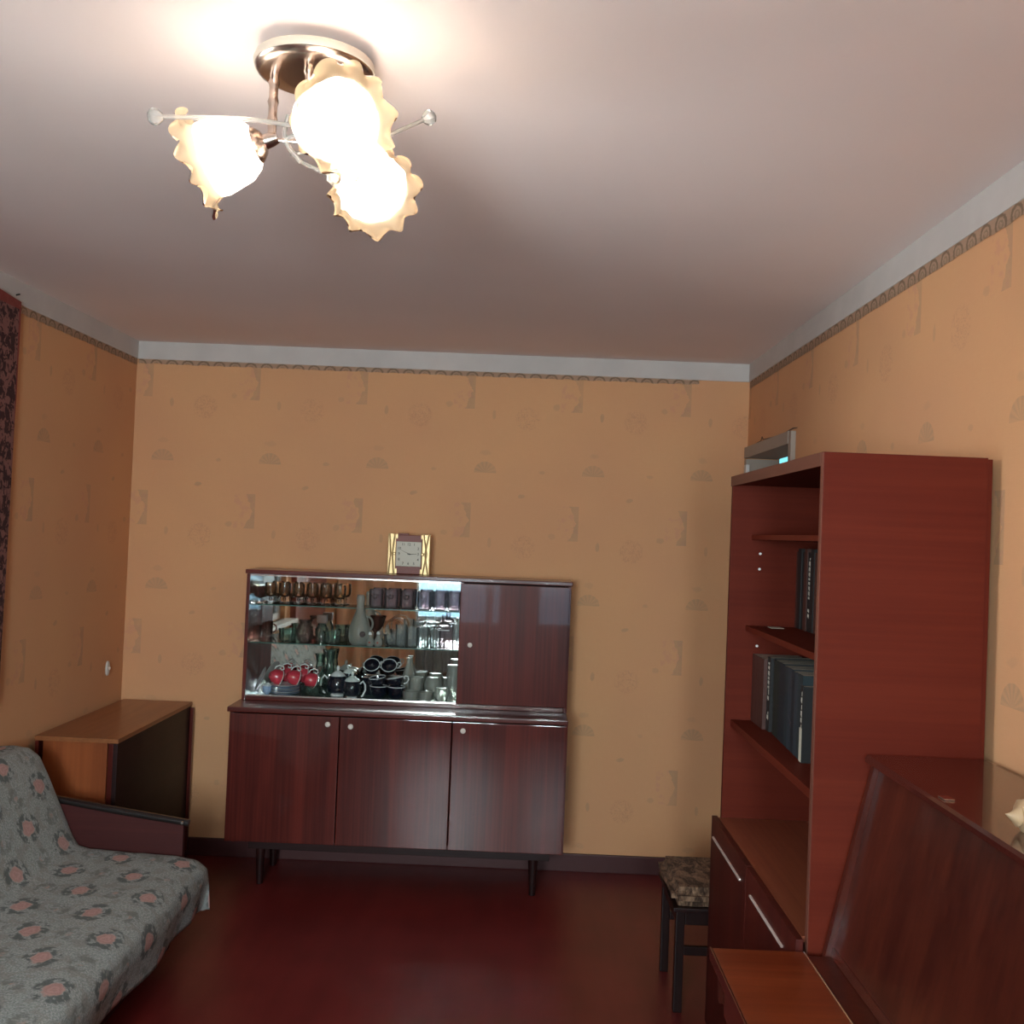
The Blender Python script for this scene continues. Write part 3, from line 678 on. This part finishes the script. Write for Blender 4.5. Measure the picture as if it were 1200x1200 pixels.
# ------------------------------------------------------------------ bookcase on the right wall
bx0, by0, by1, bt_ = .682, 2.337, 3.360, 1.840
XB = XR-.022
bc = thing('bookcase', 'tall red-brown open bookcase with shelves, closed lower cupboard, against the right wall', 'bookcase', (.88, 2.85, 0))
link('side_panel', B(bx0, XB-.012, by0, by0+.020, 0, bt_, .0015), W_CASEX, bc)
link('side_panel', B(bx0, XB-.012, by1-.020, by1, 0, bt_, .0015), W_CASEX, bc)
link('edge_strip', B(bx0-.002, bx0-.0003, by0, by0+.019, .0, bt_, .0005), wood('pale_edge', (.13, .045, .03), (.18, .06, .04), 'Z', .5, .0, spec=.1), bc)
link('top_panel', B(bx0, XB-.012, by0+.021, by1-.021, bt_-.028, bt_-.002, .001), W_CASE, bc)
link('top_front_strip', B(bx0-.003, bx0-.0005, by0+.021, by1-.001, bt_-.032, bt_, .0005), wood('edge_brown', (.12, .045, .03), (.16, .06, .04), 'Y', .5, .0, spec=.1), bc)
link('back_panel', B(XB-.011, XB, by0+.003, by1-.003, .06, bt_-.003, .001), W_CASEZ, bc)
def shelf(x0, z, th=.018, curve=0):
    return B(x0, XB-.013, by0+.021, by1-.021, z-th, z, .002)
link('shelf', shelf(.748, 1.652, .016), W_CASE, bc)
link('shelf', shelf(.738, 1.358), W_CASE, bc)
link('shelf', shelf(.700, 1.052, .022), W_CASE, bc)
M_PIN = plain('white_shelf_peg', (.8, .78, .75), .4)
for px, py in ((891, 649), (890, 667), (887, 757)):
    p = at(px, py, by1-.022)
    link('shelf_peg', solid([(.0045, 0), (.004, .004)], 10, mat=Matrix.Translation((p.x, by1-.0205, p.z)) @ align((0, -1, 0))), M_PIN, bc, True)
# lower cupboard
lc = .655
link('cupboard_top', B(lc+.018, XB-.012, by0+.021, by1-.021, .722, .735, .001), wood('worn_shelf', (.16, .04, .02), (.26, .075, .035), 'Y', .35, .4), bc)
link('plinth', B(lc+.05, XB-.012, by0+.021, by1-.021, 0, .069, .001), W_DARK, bc)
mid_y = 2.85
for y0, y1, h0, h1 in ((mid_y+.002, by1, 2.913, 3.319), (by0+.0005, mid_y-.002, 2.445, 2.785)):
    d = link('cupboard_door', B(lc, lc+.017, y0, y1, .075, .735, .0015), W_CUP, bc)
    link('handle_strip', B(lc-.005, lc+.001, h0, h1, .673, .679, .0012), M_STRIP, d)
# books
def bookmat(name, c, rough=.55): return plain(name, c, rough)
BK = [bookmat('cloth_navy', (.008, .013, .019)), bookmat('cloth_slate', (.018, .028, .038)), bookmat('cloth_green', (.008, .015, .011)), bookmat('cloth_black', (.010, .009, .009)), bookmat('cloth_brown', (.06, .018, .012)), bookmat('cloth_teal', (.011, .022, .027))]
M_PAGE = plain('book_pages', (.48, .43, .34), .8)
M_SPT = plain('spine_lettering', (.55, .50, .42), .5)
def book(label, group, x, y, z, w, d, h, mat, text=0, y_dir=-1):
    """spine at x facing -X, book runs y..y+w, depth towards +X"""
    r = thing('book', label, 'book', (x, y, z), group)
    cv = bmesh.new(); t = .003
    box(cv, 0, t, 0, w, 0, h); box(cv, t, d, 0, t, 0, h); box(cv, t, d, w-t, w, 0, h)
    link('cover', cv, mat, r, world=False)
    link('pages', B(t+.001, d-.004, t+.0005, w-t-.0005, .003, h-.0006, 0), M_PAGE, r, world=False)
    if text:
        tm = bmesh.new(); rr = random.Random(text*7); q = h*.93
        while q > h*.18:
            L = rr.uniform(.006, .016)
            if not (.30*h < q < .42*h): 
                box(tm, -.0008, -.0001, w*.35, w*.35+w*.10, q-L, q)
                if rr.random() < .7: box(tm, -.0008, -.0001, w*.58, w*.68, q-L*.8, q)
            q -= L + rr.uniform(.002, .005)
        link('spine_lettering', tm, M_SPT, r, world=False)
    return r
words = ['far', 'near']
# middle shelf: far reddish-brown set, then lettered black, then big blue and green volumes
y = by1-.024; z0 = 1.0525
seq = []
for i in range(5): seq.append(('brown', .030, .15, .215, 4, 0, .764))
seq.append(('lettered', .040, .19, .225, 3, 3, .775)); seq.append(('lettered2', .026, .17, .222, 3, 0, .785))
for i in range(9): seq.append(('blue', .0365+.004*(i % 3), .19, .223+.0012*((i*7) % 3), (2, 2, 0, 0, 5, 1, 0, 1, 5)[i], 0, .778-.002*i))
seq.append(('white', .024, .17, .20, 3, 5, .757)); 
cnt = {}
for kind, w, d, h, mi, tx, x in seq:
    y -= w + .0012; cnt[kind] = cnt.get(kind, 0)+1; k = cnt[kind]
    on = ['first', 'second', 'third', 'fourth', 'fifth', 'sixth', 'seventh', 'eighth', 'ninth'][k-1]
    lab = {'brown': 'reddish brown book at the far end of the middle shelf, %s from the side panel' % on,
           'lettered': 'black book with pale lettering running down its spine', 'lettered2': 'thin black book between the lettered spine and the green volumes',
           'blue': 'large dark green or blue volume, %s right of the lettered black books' % on,
           'white': 'thin book with white lower spine, nearest of the row beside the near side panel'}[kind]
    mat = M_PAGE if mi < 0 else BK[mi]
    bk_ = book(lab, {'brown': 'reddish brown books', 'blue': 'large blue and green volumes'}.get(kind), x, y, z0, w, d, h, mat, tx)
    if kind == 'white': link('white_band', B(-.0012, -.0002, .002, w-.001, .002, .09, 0), M_PAGE, bk_, world=False)
# upper shelf: black row deep inside
y = by1-.024
for i in range(14):
    w = .030 + .004*((i*5) % 3); y -= w+.001
    if i < 9: lab = 'dark book deep in shadow on the upper shelf, %s from the far side panel' % ['first', 'second', 'third', 'fourth', 'fifth', 'sixth', 'seventh', 'eighth', 'ninth'][i]
    else: lab = 'dark book on the upper shelf, hidden behind the near side panel'
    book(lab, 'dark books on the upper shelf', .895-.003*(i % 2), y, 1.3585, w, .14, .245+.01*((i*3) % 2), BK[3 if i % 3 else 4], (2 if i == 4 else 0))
one('paper_slip', B(0, .004, -.05, .0, 0, .0015, 0), M_PAGE, 'thin white paper slip at the far end of the shelf under the dark books', 'paper', (.80, 3.30, 1.3585), smooth=False)
o = C.objects['paper_slip']; o.scale = (10, 1, 1)

# ------------------------------------------------------------------ piano in front of the bookcase
PY0, PY1 = .86, 2.322
pn = thing('upright_piano', 'glossy dark red-brown upright piano with closed keyboard lid, in front of the bookcase', 'piano', (.80, 1.6, 0))
pt = 1.160
link('top_lid', prism([(.792, pt-.006), (.797, pt), (XR-.03, pt), (XR-.03, pt-.022), (.800, pt-.022), (.792, pt-.016)], PY0-.01, PY1), W_PIANOY, pn, True)
side = [(.806, pt-.023), (XR-.035, pt-.023), (XR-.035, 0), (.73, 0), (.73, .60), (.48, .60), (.475, .70), (.708, .70), (.714, .73)]
link('side_cheek', prism(side, PY1-.020, PY1-.001), W_PIANO, pn)
link('side_cheek', prism(side, PY0, PY0+.019), W_PIANO, pn)
link('upper_panel', prism([(.728, .722), (.818, pt-.026), (.836, pt-.026), (.746, .722)], PY0+.020, PY1-.021), W_PIANO, pn)
link('panel_moulding', prism([(.722, .716), (.726, .735), (.742, .735), (.742, .716)], PY0+.020, PY1-.021), W_PIANOY, pn)
link('keyboard_lid', B(.464, .668, PY0+.001, PY1+.002, .700, .714, .003), W_PIANOL, pn, True)
link('rear_lid', B(.6705, .735, PY0+.020, PY1-.021, .700, .7145, .002), W_PIANO, pn, True)
link('lid_hinge', tube([(.6692, PY0+.002, .7145), (.6692, PY1-.002, .7145)], .0022, 6), M_CHROME, pn, True)
link('lid_front_strip', B(.458, .4635, PY0, PY1+.002, .690, .716, .002), W_PIANOY, pn, True)
link('key_slip', B(.486, .506, PY0+.020, PY1-.021, .605, .699, .002), W_PIANOY, pn)
link('key_bed', B(.49, .74, PY0+.020, PY1-.021, .575, .604, .002), W_PIANOY, pn)
link('lower_panel', B(.745, .765, PY0+.020, PY1-.021, .10, .574, .002), W_PIANO, pn)
link('plinth', B(.735, .765, PY0+.020, PY1-.021, 0, .099, .002), W_PIANO, pn)
for yy in (PY0+.04, PY1-.08):
    link('leg', lathe([(.018, .0), (.020, .05), (.030, .30), (.022, .50), (.034, .574)], 16, mat=Matrix.Translation((.545, yy+.02, 0))), W_PIANO, pn, True)
link('lid_glint_strip', B(.806, .826, 1.925, 1.955, pt+.0002, pt+.003, .001), M_CHROME, pn)  # bright metal strip added for the white glint on the lid edge
# seashell
m = Mat('shell_cream'); x, y, z = m.pos('Object'); n = (m.noise(m.comb(x, y, z), 20, 3) + x*8).fract()
m.col(m.mix(n.step(.3, .7), (.46, .31, .18), (.56, .42, .27))).set(Roughness=.35); M_SHELL = m.m
prof = [(.001, -.060), (.006, -.048), (.012, -.030), (.024, -.012), (.030, .002), (.026, .012), (.028, .016), (.018, .026), (.019, .030), (.010, .038), (.002, .048)]
bm = solid(prof, 20, fn=lambda t, a, r, z: (r*(1+.12*math.cos(a-1)+.05*math.cos(5*a)), z + .006*math.cos(a+6*t)))
bm.transform(Matrix.Translation((0, 0, .026)) @ Matrix.Rotation(.3, 4, 'Z') @ Matrix.Rotation(PI/2+.12, 4, 'Y') @ Matrix.Rotation(PI, 4, 'X'))
sh = one('seashell', bm, M_SHELL, 'cream spiral seashell lying on top of the piano', 'seashell', (.872, 1.735, pt+.001))

# ------------------------------------------------------------------ stool behind the bookcase
st = thing('stool', 'dark wooden stool with brown fur-like cushion beyond the end of the bookcase', 'stool', (.75, 3.74, 0))
W_STOOL = wood('black_brown_wood', (.010, .003, .003), (.022, .006, .005), 'Z', .45, .2)
sx0, sx1, sy0, sy1 = .585, .935, 3.565, 3.925
for lx in (sx0, sx1-.03):
    for ly in (sy0, sy1-.03):
        link('leg', B(lx, lx+.03, ly, ly+.03, 0, .345, .003), W_STOOL, st)
for ly in (sy0+.003, sy1-.028):
    link('rail', B(sx0+.031, sx1-.031, ly, ly+.022, .300, .345, .002), W_STOOL, st)
    link('stretcher', B(sx0+.031, sx1-.031, ly+.002, ly+.02, .195, .225, .002), W_STOOL, st)
for lx in (sx0+.003, sx1-.028):
    link('rail', B(lx, lx+.022, sy0+.031, sy1-.031, .300, .345, .002), W_STOOL, st)
link('seat_board', B(sx0-.012, sx1+.012, sy0-.012, sy1+.012, .346, .362, .004), W_STOOL, st)
bm = bmesh.new(); bmesh.ops.create_cube(bm, size=1, matrix=Matrix.Translation(((sx0+sx1)/2, (sy0+sy1)/2, .396)) @ Matrix.Diagonal((.385, .39, .065, 1)))
bmesh.ops.bevel(bm, geom=bm.edges[:], offset=.024, segments=3, affect='EDGES'); bmesh.ops.subdivide_edges(bm, edges=bm.edges[:], cuts=4, use_grid_fill=True)
for v in bm.verts:
    n = noise.noise(v.co*18)*.010 + noise.noise(v.co*60)*.006
    c = Vector(((sx0+sx1)/2, (sy0+sy1)/2, .39)); v.co += (v.co-c).normalized()*n
    v.co.z = max(v.co.z, .3635)
m = Mat('fur_brown'); x, y, z = m.pos(); n = m.noise(m.comb(x*2, y, z), 14, 5, .65, 1.2); n2 = m.noise(m.comb(x*5, y, z), 60, 3)
m.col(m.mix((n*.75+n2*.25).step(.38, .66), (.045, .021, .011), (.32, .19, .115))).set(Roughness=.9); m.bump(n2, .6, .006)
link('cushion', bm, m.m, st, True)

# ------------------------------------------------------------------ folded table by the left wall
tx0, tx1, ty0, ty1, tz = -1.905, -1.570, 4.075, 4.985, .745
ft = thing('folded_table', 'orange-brown folded drop-leaf table between the sofa arm and the back corner', 'table', ((tx0+tx1)/2, 4.53, 0))
link('table_top', B(tx0, tx1, ty0, ty1, tz-.018, tz, .0015), W_ORTOP, ft)
link('end_panel', B(tx0+.030, tx1-.047, ty0+.012, ty0+.030, .012, tz-.019, .001), W_ORANGE, ft)
link('end_panel', B(tx0+.030, tx1-.047, ty1-.030, ty1-.012, .012, tz-.019, .001), W_ORANGE, ft)
link('middle_rail', B(tx0+.12, tx0+.14, ty0+.031, ty1-.031, .10, tz-.019, .001), W_ORANGE, ft)
link('gate_leg', B(tx1-.044, tx1-.024, ty0+.014, ty0+.060, .012, tz-.022, .002), W_SIDE, ft)
link('gate_leg', B(tx1-.044, tx1-.024, ty1-.060, ty1-.014, .012, tz-.022, .002), W_SIDE, ft)
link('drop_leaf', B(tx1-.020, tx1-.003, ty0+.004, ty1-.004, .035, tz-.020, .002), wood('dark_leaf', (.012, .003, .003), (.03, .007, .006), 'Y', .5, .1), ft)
link('drop_leaf', B(tx0+.001, tx0+.016, ty0+.004, ty1-.004, .035, tz-.020, .002), W_SIDE, ft)
link('leaf_edge', B(tx1-.002, tx1+.014, ty1-.016, ty1-.002, .035, tz-.025, .002), W_SIDE, ft)

# ------------------------------------------------------------------ sofa with floral cover
AY = 3.815
so = thing('sofa', 'low sofa with flat dark red wooden arm panel and black rail along the left wall', 'sofa', (-1.5, 2.5, 0))
link('base_box', B(-1.88, -1.22, 1.02, AY-.07, .07, .27, .006), W_DARK, so)
for lx in (-1.85, -1.35):
    for ly in (1.06, AY-.16):
        link('leg', B(lx, lx+.045, ly, ly+.045, 0, .069, .003), W_DARK, so)
sec_s = [(-1.12, .30), (-1.13, .345), (-1.18, .366), (-1.58, .385), (-1.62, .42), (-1.76, .71), (-1.80, .735), (-1.89, .735), (-1.895, .28), (-1.12, .275)]
link('mattress', prism(sec_s, 1.03, AY-.045), plain('ticking', (.35, .30, .25), .9), so)
M_ARM = wood('arm_red_wood', (.045, .008, .008), (.07, .014, .012), 'X', .5, .1, 1, .4)
link('arm_panel', prism([(-1.212, .10), (-1.212, .497), (-1.72, .568), (-1.90, .590), (-1.90, .10)], AY, AY+.022), M_ARM, so)
link('arm_rail', tube([(-1.195, AY+.010, .500), (-1.45, AY+.010, .533), (-1.72, AY+.010, .572), (-1.905, AY+.010, .594)], [.0135, .015, .015, .015], 10), plain('black_rail', (.012, .008, .008), .25, coat=.6), so, True)
link('rail_cap', solid([(.006, 0), (.005, .004)], 10, mat=Matrix.Translation((-1.215, AY-.006, .5045)) @ align((0, -1, 0))), M_CHROME, so, True)
# the cover: section swept along the sofa, soft wrinkles, hem falling at the far end
sec = [(-1.132, .185), (-1.120, .24), (-1.104, .31), (-1.112, .355), (-1.150, .383), (-1.22, .394), (-1.33, .399), (-1.45, .403), (-1.55, .408), (-1.592, .420), (-1.615, .452), (-1.645, .515), (-1.685, .60), (-1.725, .685), (-1.755, .742), (-1.79, .768), (-1.84, .775), (-1.895, .768), (-1.912, .70), (-1.914, .55)]
def resample(pts, n):
    L = [0]
    for a, b in zip(pts, pts[1:]): L.append(L[-1]+math.dist(a, b))
    out = []
    for i in range(n+1):
        t = L[-1]*i/n; k = max(j for j in range(len(L)) if L[j] <= t+1e-9); k = min(k, len(pts)-2)
        f = (t-L[k])/(L[k+1]-L[k]); out.append((pts[k][0]*(1-f)+pts[k+1][0]*f, pts[k][1]*(1-f)+pts[k+1][1]*f, t))
    return out
S = resample(sec, 90); ny = 150; Y0c, Y1c = 1.0, AY-.012
bm = bmesh.new(); uvl = bm.loops.layers.uv.new('uv'); rows = []; uvs = {}
for j in range(ny+9):
    row = []
    for i, (sx, sz, s) in enumerate(S):
        if j <= ny: yy = Y0c+(Y1c-Y0c)*j/ny; drop = 0
        else: yy = Y1c; drop = (j-ny)*.020
        flat = 1 if s > .22 else .5
        w = .0035*noise.noise((sx*7, yy*5, 1))+.0016*noise.noise((sx*22, yy*16, 4))
        fr = max(0, 1-s/.16)                  # the hanging front edge ripples
        x = sx + fr*.008*math.sin(yy*16+1.5*math.sin(yy*5)) + w*.5
        z = sz + w + fr*.006*math.sin(yy*9)
        e = max(0, (yy-(Y1c-.05))/.05)         # rounding at the far end
        z -= .012*e*e if sz > .2 else 0
        x += .010*e*fr
        z2 = z-drop
        if drop: 
            z2 = max(z2, .185 if s < .30 else sz-.09)
            if s < .32: yy += min(.030, drop*.25)*(1 if s < .20 else .0)
        if sx > -1.2: pass
        elif drop: yy = Y1c - .002
        vtx = bm.verts.new((x, yy, z2)); uvs[vtx] = (s, Y0c+(Y1c-Y0c)*j/ny if j <= ny else Y1c+drop); row.append(vtx)
    rows.append(row)
for r0, r1 in zip(rows, rows[1:]):
    for i in range(len(S)-1):
        f = bm.faces.new((r0[i], r1[i], r1[i+1], r0[i+1]))
        for l in f.loops: l[uvl].uv = uvs[l.vert]
m = Mat('rose_tapestry'); tc = m.new('ShaderNodeTexCoord'); sp_ = m.new('ShaderNodeSeparateXYZ'); m.nt.links.new(tc.outputs['UV'], sp_.inputs[0])
u = V(m.nt, sp_.outputs[0]); v = V(m.nt, sp_.outputs[1])
wv = m.comb(u, v, 0.0)
n1 = m.noise(wv, 45, 3); n2 = m.noise(wv, 170, 3); n3 = m.noise(wv, 22, 2)
def roses(PU, PV, ou, ov, r):
    row = ((v-ov)/PV).m('FLOOR'); a = (((u-ou)/PU + row*.5).fract()-.5)*PU; b = (((v-ov)/PV).fract()-.5)*PV
    d = hyp(a*1.15, b*.85) + (n1-.5)*.030
    ang = b.m('ARCTAN2', a)
    pet = (d*380 + (ang*3).sin()*1.2).sin()*.5+.5
    return d.step(r, r-.008), pet, (d-(r+.012)).abs().step(.020, .010)*(n1*.6+n3*.4).step(.46, .53)
f1, p1_, l1 = roses(.225, .17, .02, .05, .034)
f2, p2_, l2 = roses(.225, .17, .13, .05, .016)
ground = m.mix(n2.step(.35, .65), (.25, .28, .27), (.42, .44, .425))
ground = m.mix(n3.step(.5, .6)*.5, ground, (.26, .25, .215))
vein = ((m.noise(wv, 30, 2, .5, 2)-.5).abs()).step(.03, .012)
ground = m.mix(vein*.4, ground, (.17, .185, .18))
c = m.mix(l1*.8, ground, (.10, .115, .115))
c = m.mix(l2*.55, c, (.15, .165, .15)); c = m.mix(f2*n1.step(.4, .6)*.7, c, (.46, .29, .24))
c = m.mix(f1*(n2*.5+.6), c, m.mix(p1_*.6, (.56, .33, .29), (.42, .22, .20)))
weave = (u*900).sin()*(v*900).sin()
m.col(c).set(Roughness=.95, Specular_IOR_Level=.1); m.bump(n2*.8+weave*.1, .5, .003)
cov = link('floral_cover', bm, m.m, None, True)
tag(cov, 'grey-green woven cover with pink roses draped over the sofa', 'bedspread')
md = cov.modifiers.new('thick', 'SOLIDIFY'); md.thickness = .004; md.offset = -1

# ------------------------------------------------------------------ carpet on the left wall, switch
m = Mat('carpet_pattern'); x, y, z = m.pos()
e = (3.812 - y); n = m.noise(m.comb(x, y, z), 70, 3); zig = ((z*60).sin()*.5 + (y*80).sin()*.5)
redband = (e.lt(.018)).mx((2.425-z).lt(.035))
pat = (m.noise(m.comb(x, y, z), 38, 2, .6, 1)+zig*.08).step(.46, .54)
c = m.mix(pat, (.045, .012, .012), (.24, .10, .085)); c = m.mix(redband*.9, c, (.24, .04, .03))
inner = e.gt(.20); c = m.mix(inner*n.step(.45, .5)*.6, c, (.35, .06, .04))
m.col(c).set(Roughness=1.); m.bump(n, .5, .004); M_CARP = m.m
cp = thing('wall_carpet', 'dark red patterned carpet hanging on the left wall above the sofa', 'carpet', (XL+.012, 3.1, 2.4))
bm = bmesh.new(); N1, N2 = 30, 40; g = []
for i in range(N1+1):
    r = []
    for k in range(N2+1):
        zz = 2.425 - 1.5*k/N2; ye = 3.812 - .045*(k/N2) + .004*noise.noise((0, 0, zz*6))
        yy = 2.45 + (ye-2.45)*i/N1
        r.append(bm.verts.new((XL+.014+.006*math.sin(yy*7+zz), yy, zz + (.006*math.sin(yy*11) if k == 0 else 0))))
    g.append(r)
for i in range(N1):
    for k in range(N2): bm.faces.new((g[i][k], g[i+1][k], g[i+1][k+1], g[i][k+1]))
bmesh.ops.recalc_face_normals(bm, faces=bm.faces[:]); bmesh.ops.solidify(bm, geom=bm.faces[:], thickness=.008)
link('pile', bm, M_CARP, cp, True)
link('nail', tube([(XL, 3.88-.09, 2.44), (XL+.02, 3.79, 2.445)], .003, 6), M_DARKM, cp)
sw = thing('bell_push', 'small white oval wall fitting low on the left wall near the corner', 'wall switch', (XL+.001, 4.82, .915))
link('plate', solid([(.022, 0), (.021, .008), (.012, .012)], 18, mat=Matrix.Diagonal((1, 1, 1, 1)) @ align((1, 0, 0)) @ Matrix.Diagonal((1.6, .8, 1, 1))), plain('white_plastic', (.62, .56, .50), .4), sw, True, world=False)
link('button', solid([(.008, .012), (.007, .016)], 12, mat=align((1, 0, 0))), M_KNOB, sw, True, world=False)

# ------------------------------------------------------------------ ceiling lamp
def at_z(px, py, z):
    d = (px-600)/1200*BR - (py-600)/1200*BU + BF
    return Vector((0, 0, CZ)) + d*((z-CZ)/d.z)
LC = at_z(369, 84, 2.462); LC.z = H
lamp = thing('ceiling_lamp', 'lit three-shade ceiling lamp with ruffled amber glass flowers and glass rods', 'lamp', LC)
M_NICK = plain('satin_bronze', (.55, .45, .39), .25, 1)
M_CREAM = plain('cream_rim', (.50, .42, .34), .4)
link('canopy_rim', solid([(.109, -.038), (.111, -.030), (.108, -.022), (.06, -.018), (.058, 0)], 48), M_CREAM, lamp, True, world=False)
link('canopy', solid([(.060, -.050), (.094, -.049), (.104, -.045), (.108, -.0385)], 48), M_NICK, lamp, True, world=False)
G_ROD = glass('rod_glass', (.95, .94, .92), .35, .28, (.95, .93, .90))
# shade body: glowing white glass fading to amber clear petals
def shade_mat(name, amber):
    m = Mat(name); nt = m.nt; nt.nodes.remove(m.b)
    t = m.new('ShaderNodeBsdfTransparent'); t.inputs[0].default_value = (1, .80, .62, 1) if amber else (1, .90, .80, 1)
    tr = m.new('ShaderNodeBsdfTranslucent'); tr.inputs[0].default_value = (.95, .74, .48, 1) if amber else (.98, .95, .90, 1)
    g = m.new('ShaderNodeBsdfGlossy'); g.inputs['Roughness'].default_value = .05
    df = m.new('ShaderNodeBsdfDiffuse'); df.inputs[0].default_value = (.95, .76, .52, 1) if amber else (.98, .96, .92, 1)
    td = m.new('ShaderNodeMixShader'); td.inputs[0].default_value = .5
    nt.links.new(tr.outputs[0], td.inputs[1]); nt.links.new(df.outputs[0], td.inputs[2])
    mx = m.new('ShaderNodeMixShader'); mx.inputs[0].default_value = .40 if amber else .8
    nt.links.new(t.outputs[0], mx.inputs[1]); nt.links.new(td.outputs[0], mx.inputs[2])
    fr = m.new('ShaderNodeLayerWeight'); fr.inputs[0].default_value = .12 if amber else .02; s = m.new('ShaderNodeMixShader')
    nt.links.new(fr.outputs['Fresnel'], s.inputs[0]); nt.links.new(mx.outputs[0], s.inputs[1]); nt.links.new(g.outputs[0], s.inputs[2]); nt.links.new(s.outputs[0], m.out.inputs[0])
    return m.m
G_BODY, G_PETAL = shade_mat('milky_shade', False), shade_mat('amber_petal', True)
me_ = Mat('bulb_glow'); nt_ = me_.nt; nt_.nodes.remove(me_.b)
em_ = me_.new('ShaderNodeEmission'); em_.inputs[0].default_value = (1, .95, .88, 1); em_.inputs[1].default_value = 2.2
tb_ = me_.new('ShaderNodeBsdfTransparent'); ad_ = me_.new('ShaderNodeAddShader')
nt_.links.new(em_.outputs[0], ad_.inputs[0]); nt_.links.new(tb_.outputs[0], ad_.inputs[1]); nt_.links.new(ad_.outputs[0], me_.out.inputs[0]); M_BULB = me_.m
stems = [(Vector((-.488, 1.862, 2.330)), Vector((-.488, 1.862, 2.47))), (Vector((-.402, 1.80, 2.335)), Vector((-.418, 1.822, 2.47))), (Vector((-.350, 1.950, 2.330)), Vector((-.365, 1.93, 2.47)))]
mouths = [Vector((-.622, 1.872, 2.284)), at(404, 142, 1.675), at(440, 226, 1.83)]
radii = [.080, .077, .070]
link('hub_bar', tube([stems[0][0], (-.41, 1.87, 2.330), stems[1][0]], .004, 8), M_NICK, lamp, True)
link('hub_bar', tube([(-.41, 1.87, 2.330), stems[2][0]], .004, 8), M_NICK, lamp, True)
for i in range(3):
    s0, s1 = stems[i]
    rr = [.0082 + (.0022 if k % 4 == 0 else 0) for k in range(17)]
    link('stem', tube([s1.lerp(s0, k/16) for k in range(17)], rr, 12), M_NICK, lamp, True)
    ax = (mouths[i]-s0); L = ax.length; ax.normalize(); Mx = Matrix.Translation(s0) @ align(ax)
    sk = link('socket', solid([(.010, -.012), (.013, 0), (.014, .012), (.022, .016), (.032, .026), (.034, .030)], 24, mat=Mx), M_NICK, lamp, True)
    R_ = radii[i]; n0 = .028
    prof = [(.030, n0), (.044, n0+.010), (.058, n0+.030), (R_*.78, L*.55), (R_*.86, L*.75), (R_*.84, L*.86)]
    body = lathe(prof, 66, mat=Mx, fn=lambda t, a, r, z: (r*(1+.012*t*math.cos(11*a)), z))
    link('shade', body, G_BODY, lamp, True)
    ph = i*1.3
    def ruff(t, a, r, z, R_=R_, L=L, ph=ph):
        k = t*t
        w = .8*math.cos(11*a+ph+.5*math.sin(3*a)) + .4*math.cos(4*a+1+ph)
        return r + k*.007*w, z + k*.009*math.cos(11*a+ph+1.2+.5*math.sin(3*a)) + k*.006*math.sin(3*a+ph)
    prof2 = [(R_*.84, L*.86), (R_*.85, L*.93), (R_*.90, L*.98), (R_*.97, L*1.01), (R_*1.05, L*1.03), (R_*1.12, L*1.03), (R_*1.17, L*1.00)]
    link('shade_rim', lathe(prof2, 132, mat=Mx, fn=ruff), G_PETAL, lamp, True)
    bp = s0 + ax*(L*.50)
    bb = link('bulb', solid([(.011, L*.24), (.013, L*.30), (.024, L*.42), (.029, L*.55), (.024, L*.68), (.010, L*.76)], 20, mat=Mx), M_BULB, lamp, True)
    pl_ = bpy.data.lights.new('bulb_light', 'POINT'); pl_.energy = LAMP_W; pl_.color = (1, .90, .78); pl_.shadow_soft_size = .022
    lo = bpy.data.objects.new('bulb_light', pl_); C.objects.link(lo); lo.location = s0 + ax*(L*.60); 
# glass rods with bead ends, sweeping out of the hub
def rod(pts):
    P = [Vector(p) for p in pts]; out = []
    for i in range(len(P)-1):
        p0 = P[max(i-1, 0)]; p1 = P[i]; p2 = P[i+1]; p3 = P[min(i+2, len(P)-1)]
        for k in range(8):
            t = k/8; out.append(.5*((2*p1)+(-p0+p2)*t+(2*p0-5*p1+4*p2-p3)*t*t+(-p0+3*p1-3*p2+p3)*t**3))
    out.append(P[-1]); r = link('glass_rod', tube(out, .0042, 8), G_ROD, lamp, True)
    e_ = out[-1]; d = (out[-1]-out[-3]).normalized()
    bead = solid([(.006, -.004), (.0125, .003), (.0145, .010), (.0125, .017), (.006, .022)], 16, mat=Matrix.Translation(e_) @ align(d), fn=flute(.06, 8))
    link('bead', bead, G_ROD, r, True)
rod([at(352, 190, 1.84), at(335, 165, 1.85), at(356, 152, 1.84), at(300, 141, 1.82), at(240, 138, 1.80), at(188, 137, 1.78)])
rod([at(340, 180, 1.87), at(400, 175, 1.90), at(455, 158, 1.92), at(498, 140, 1.94)])
rod([at(338, 135, 1.87), at(334, 160, 1.87), at(350, 186, 1.86), at(372, 199, 1.82), at(388, 206, 1.79)])
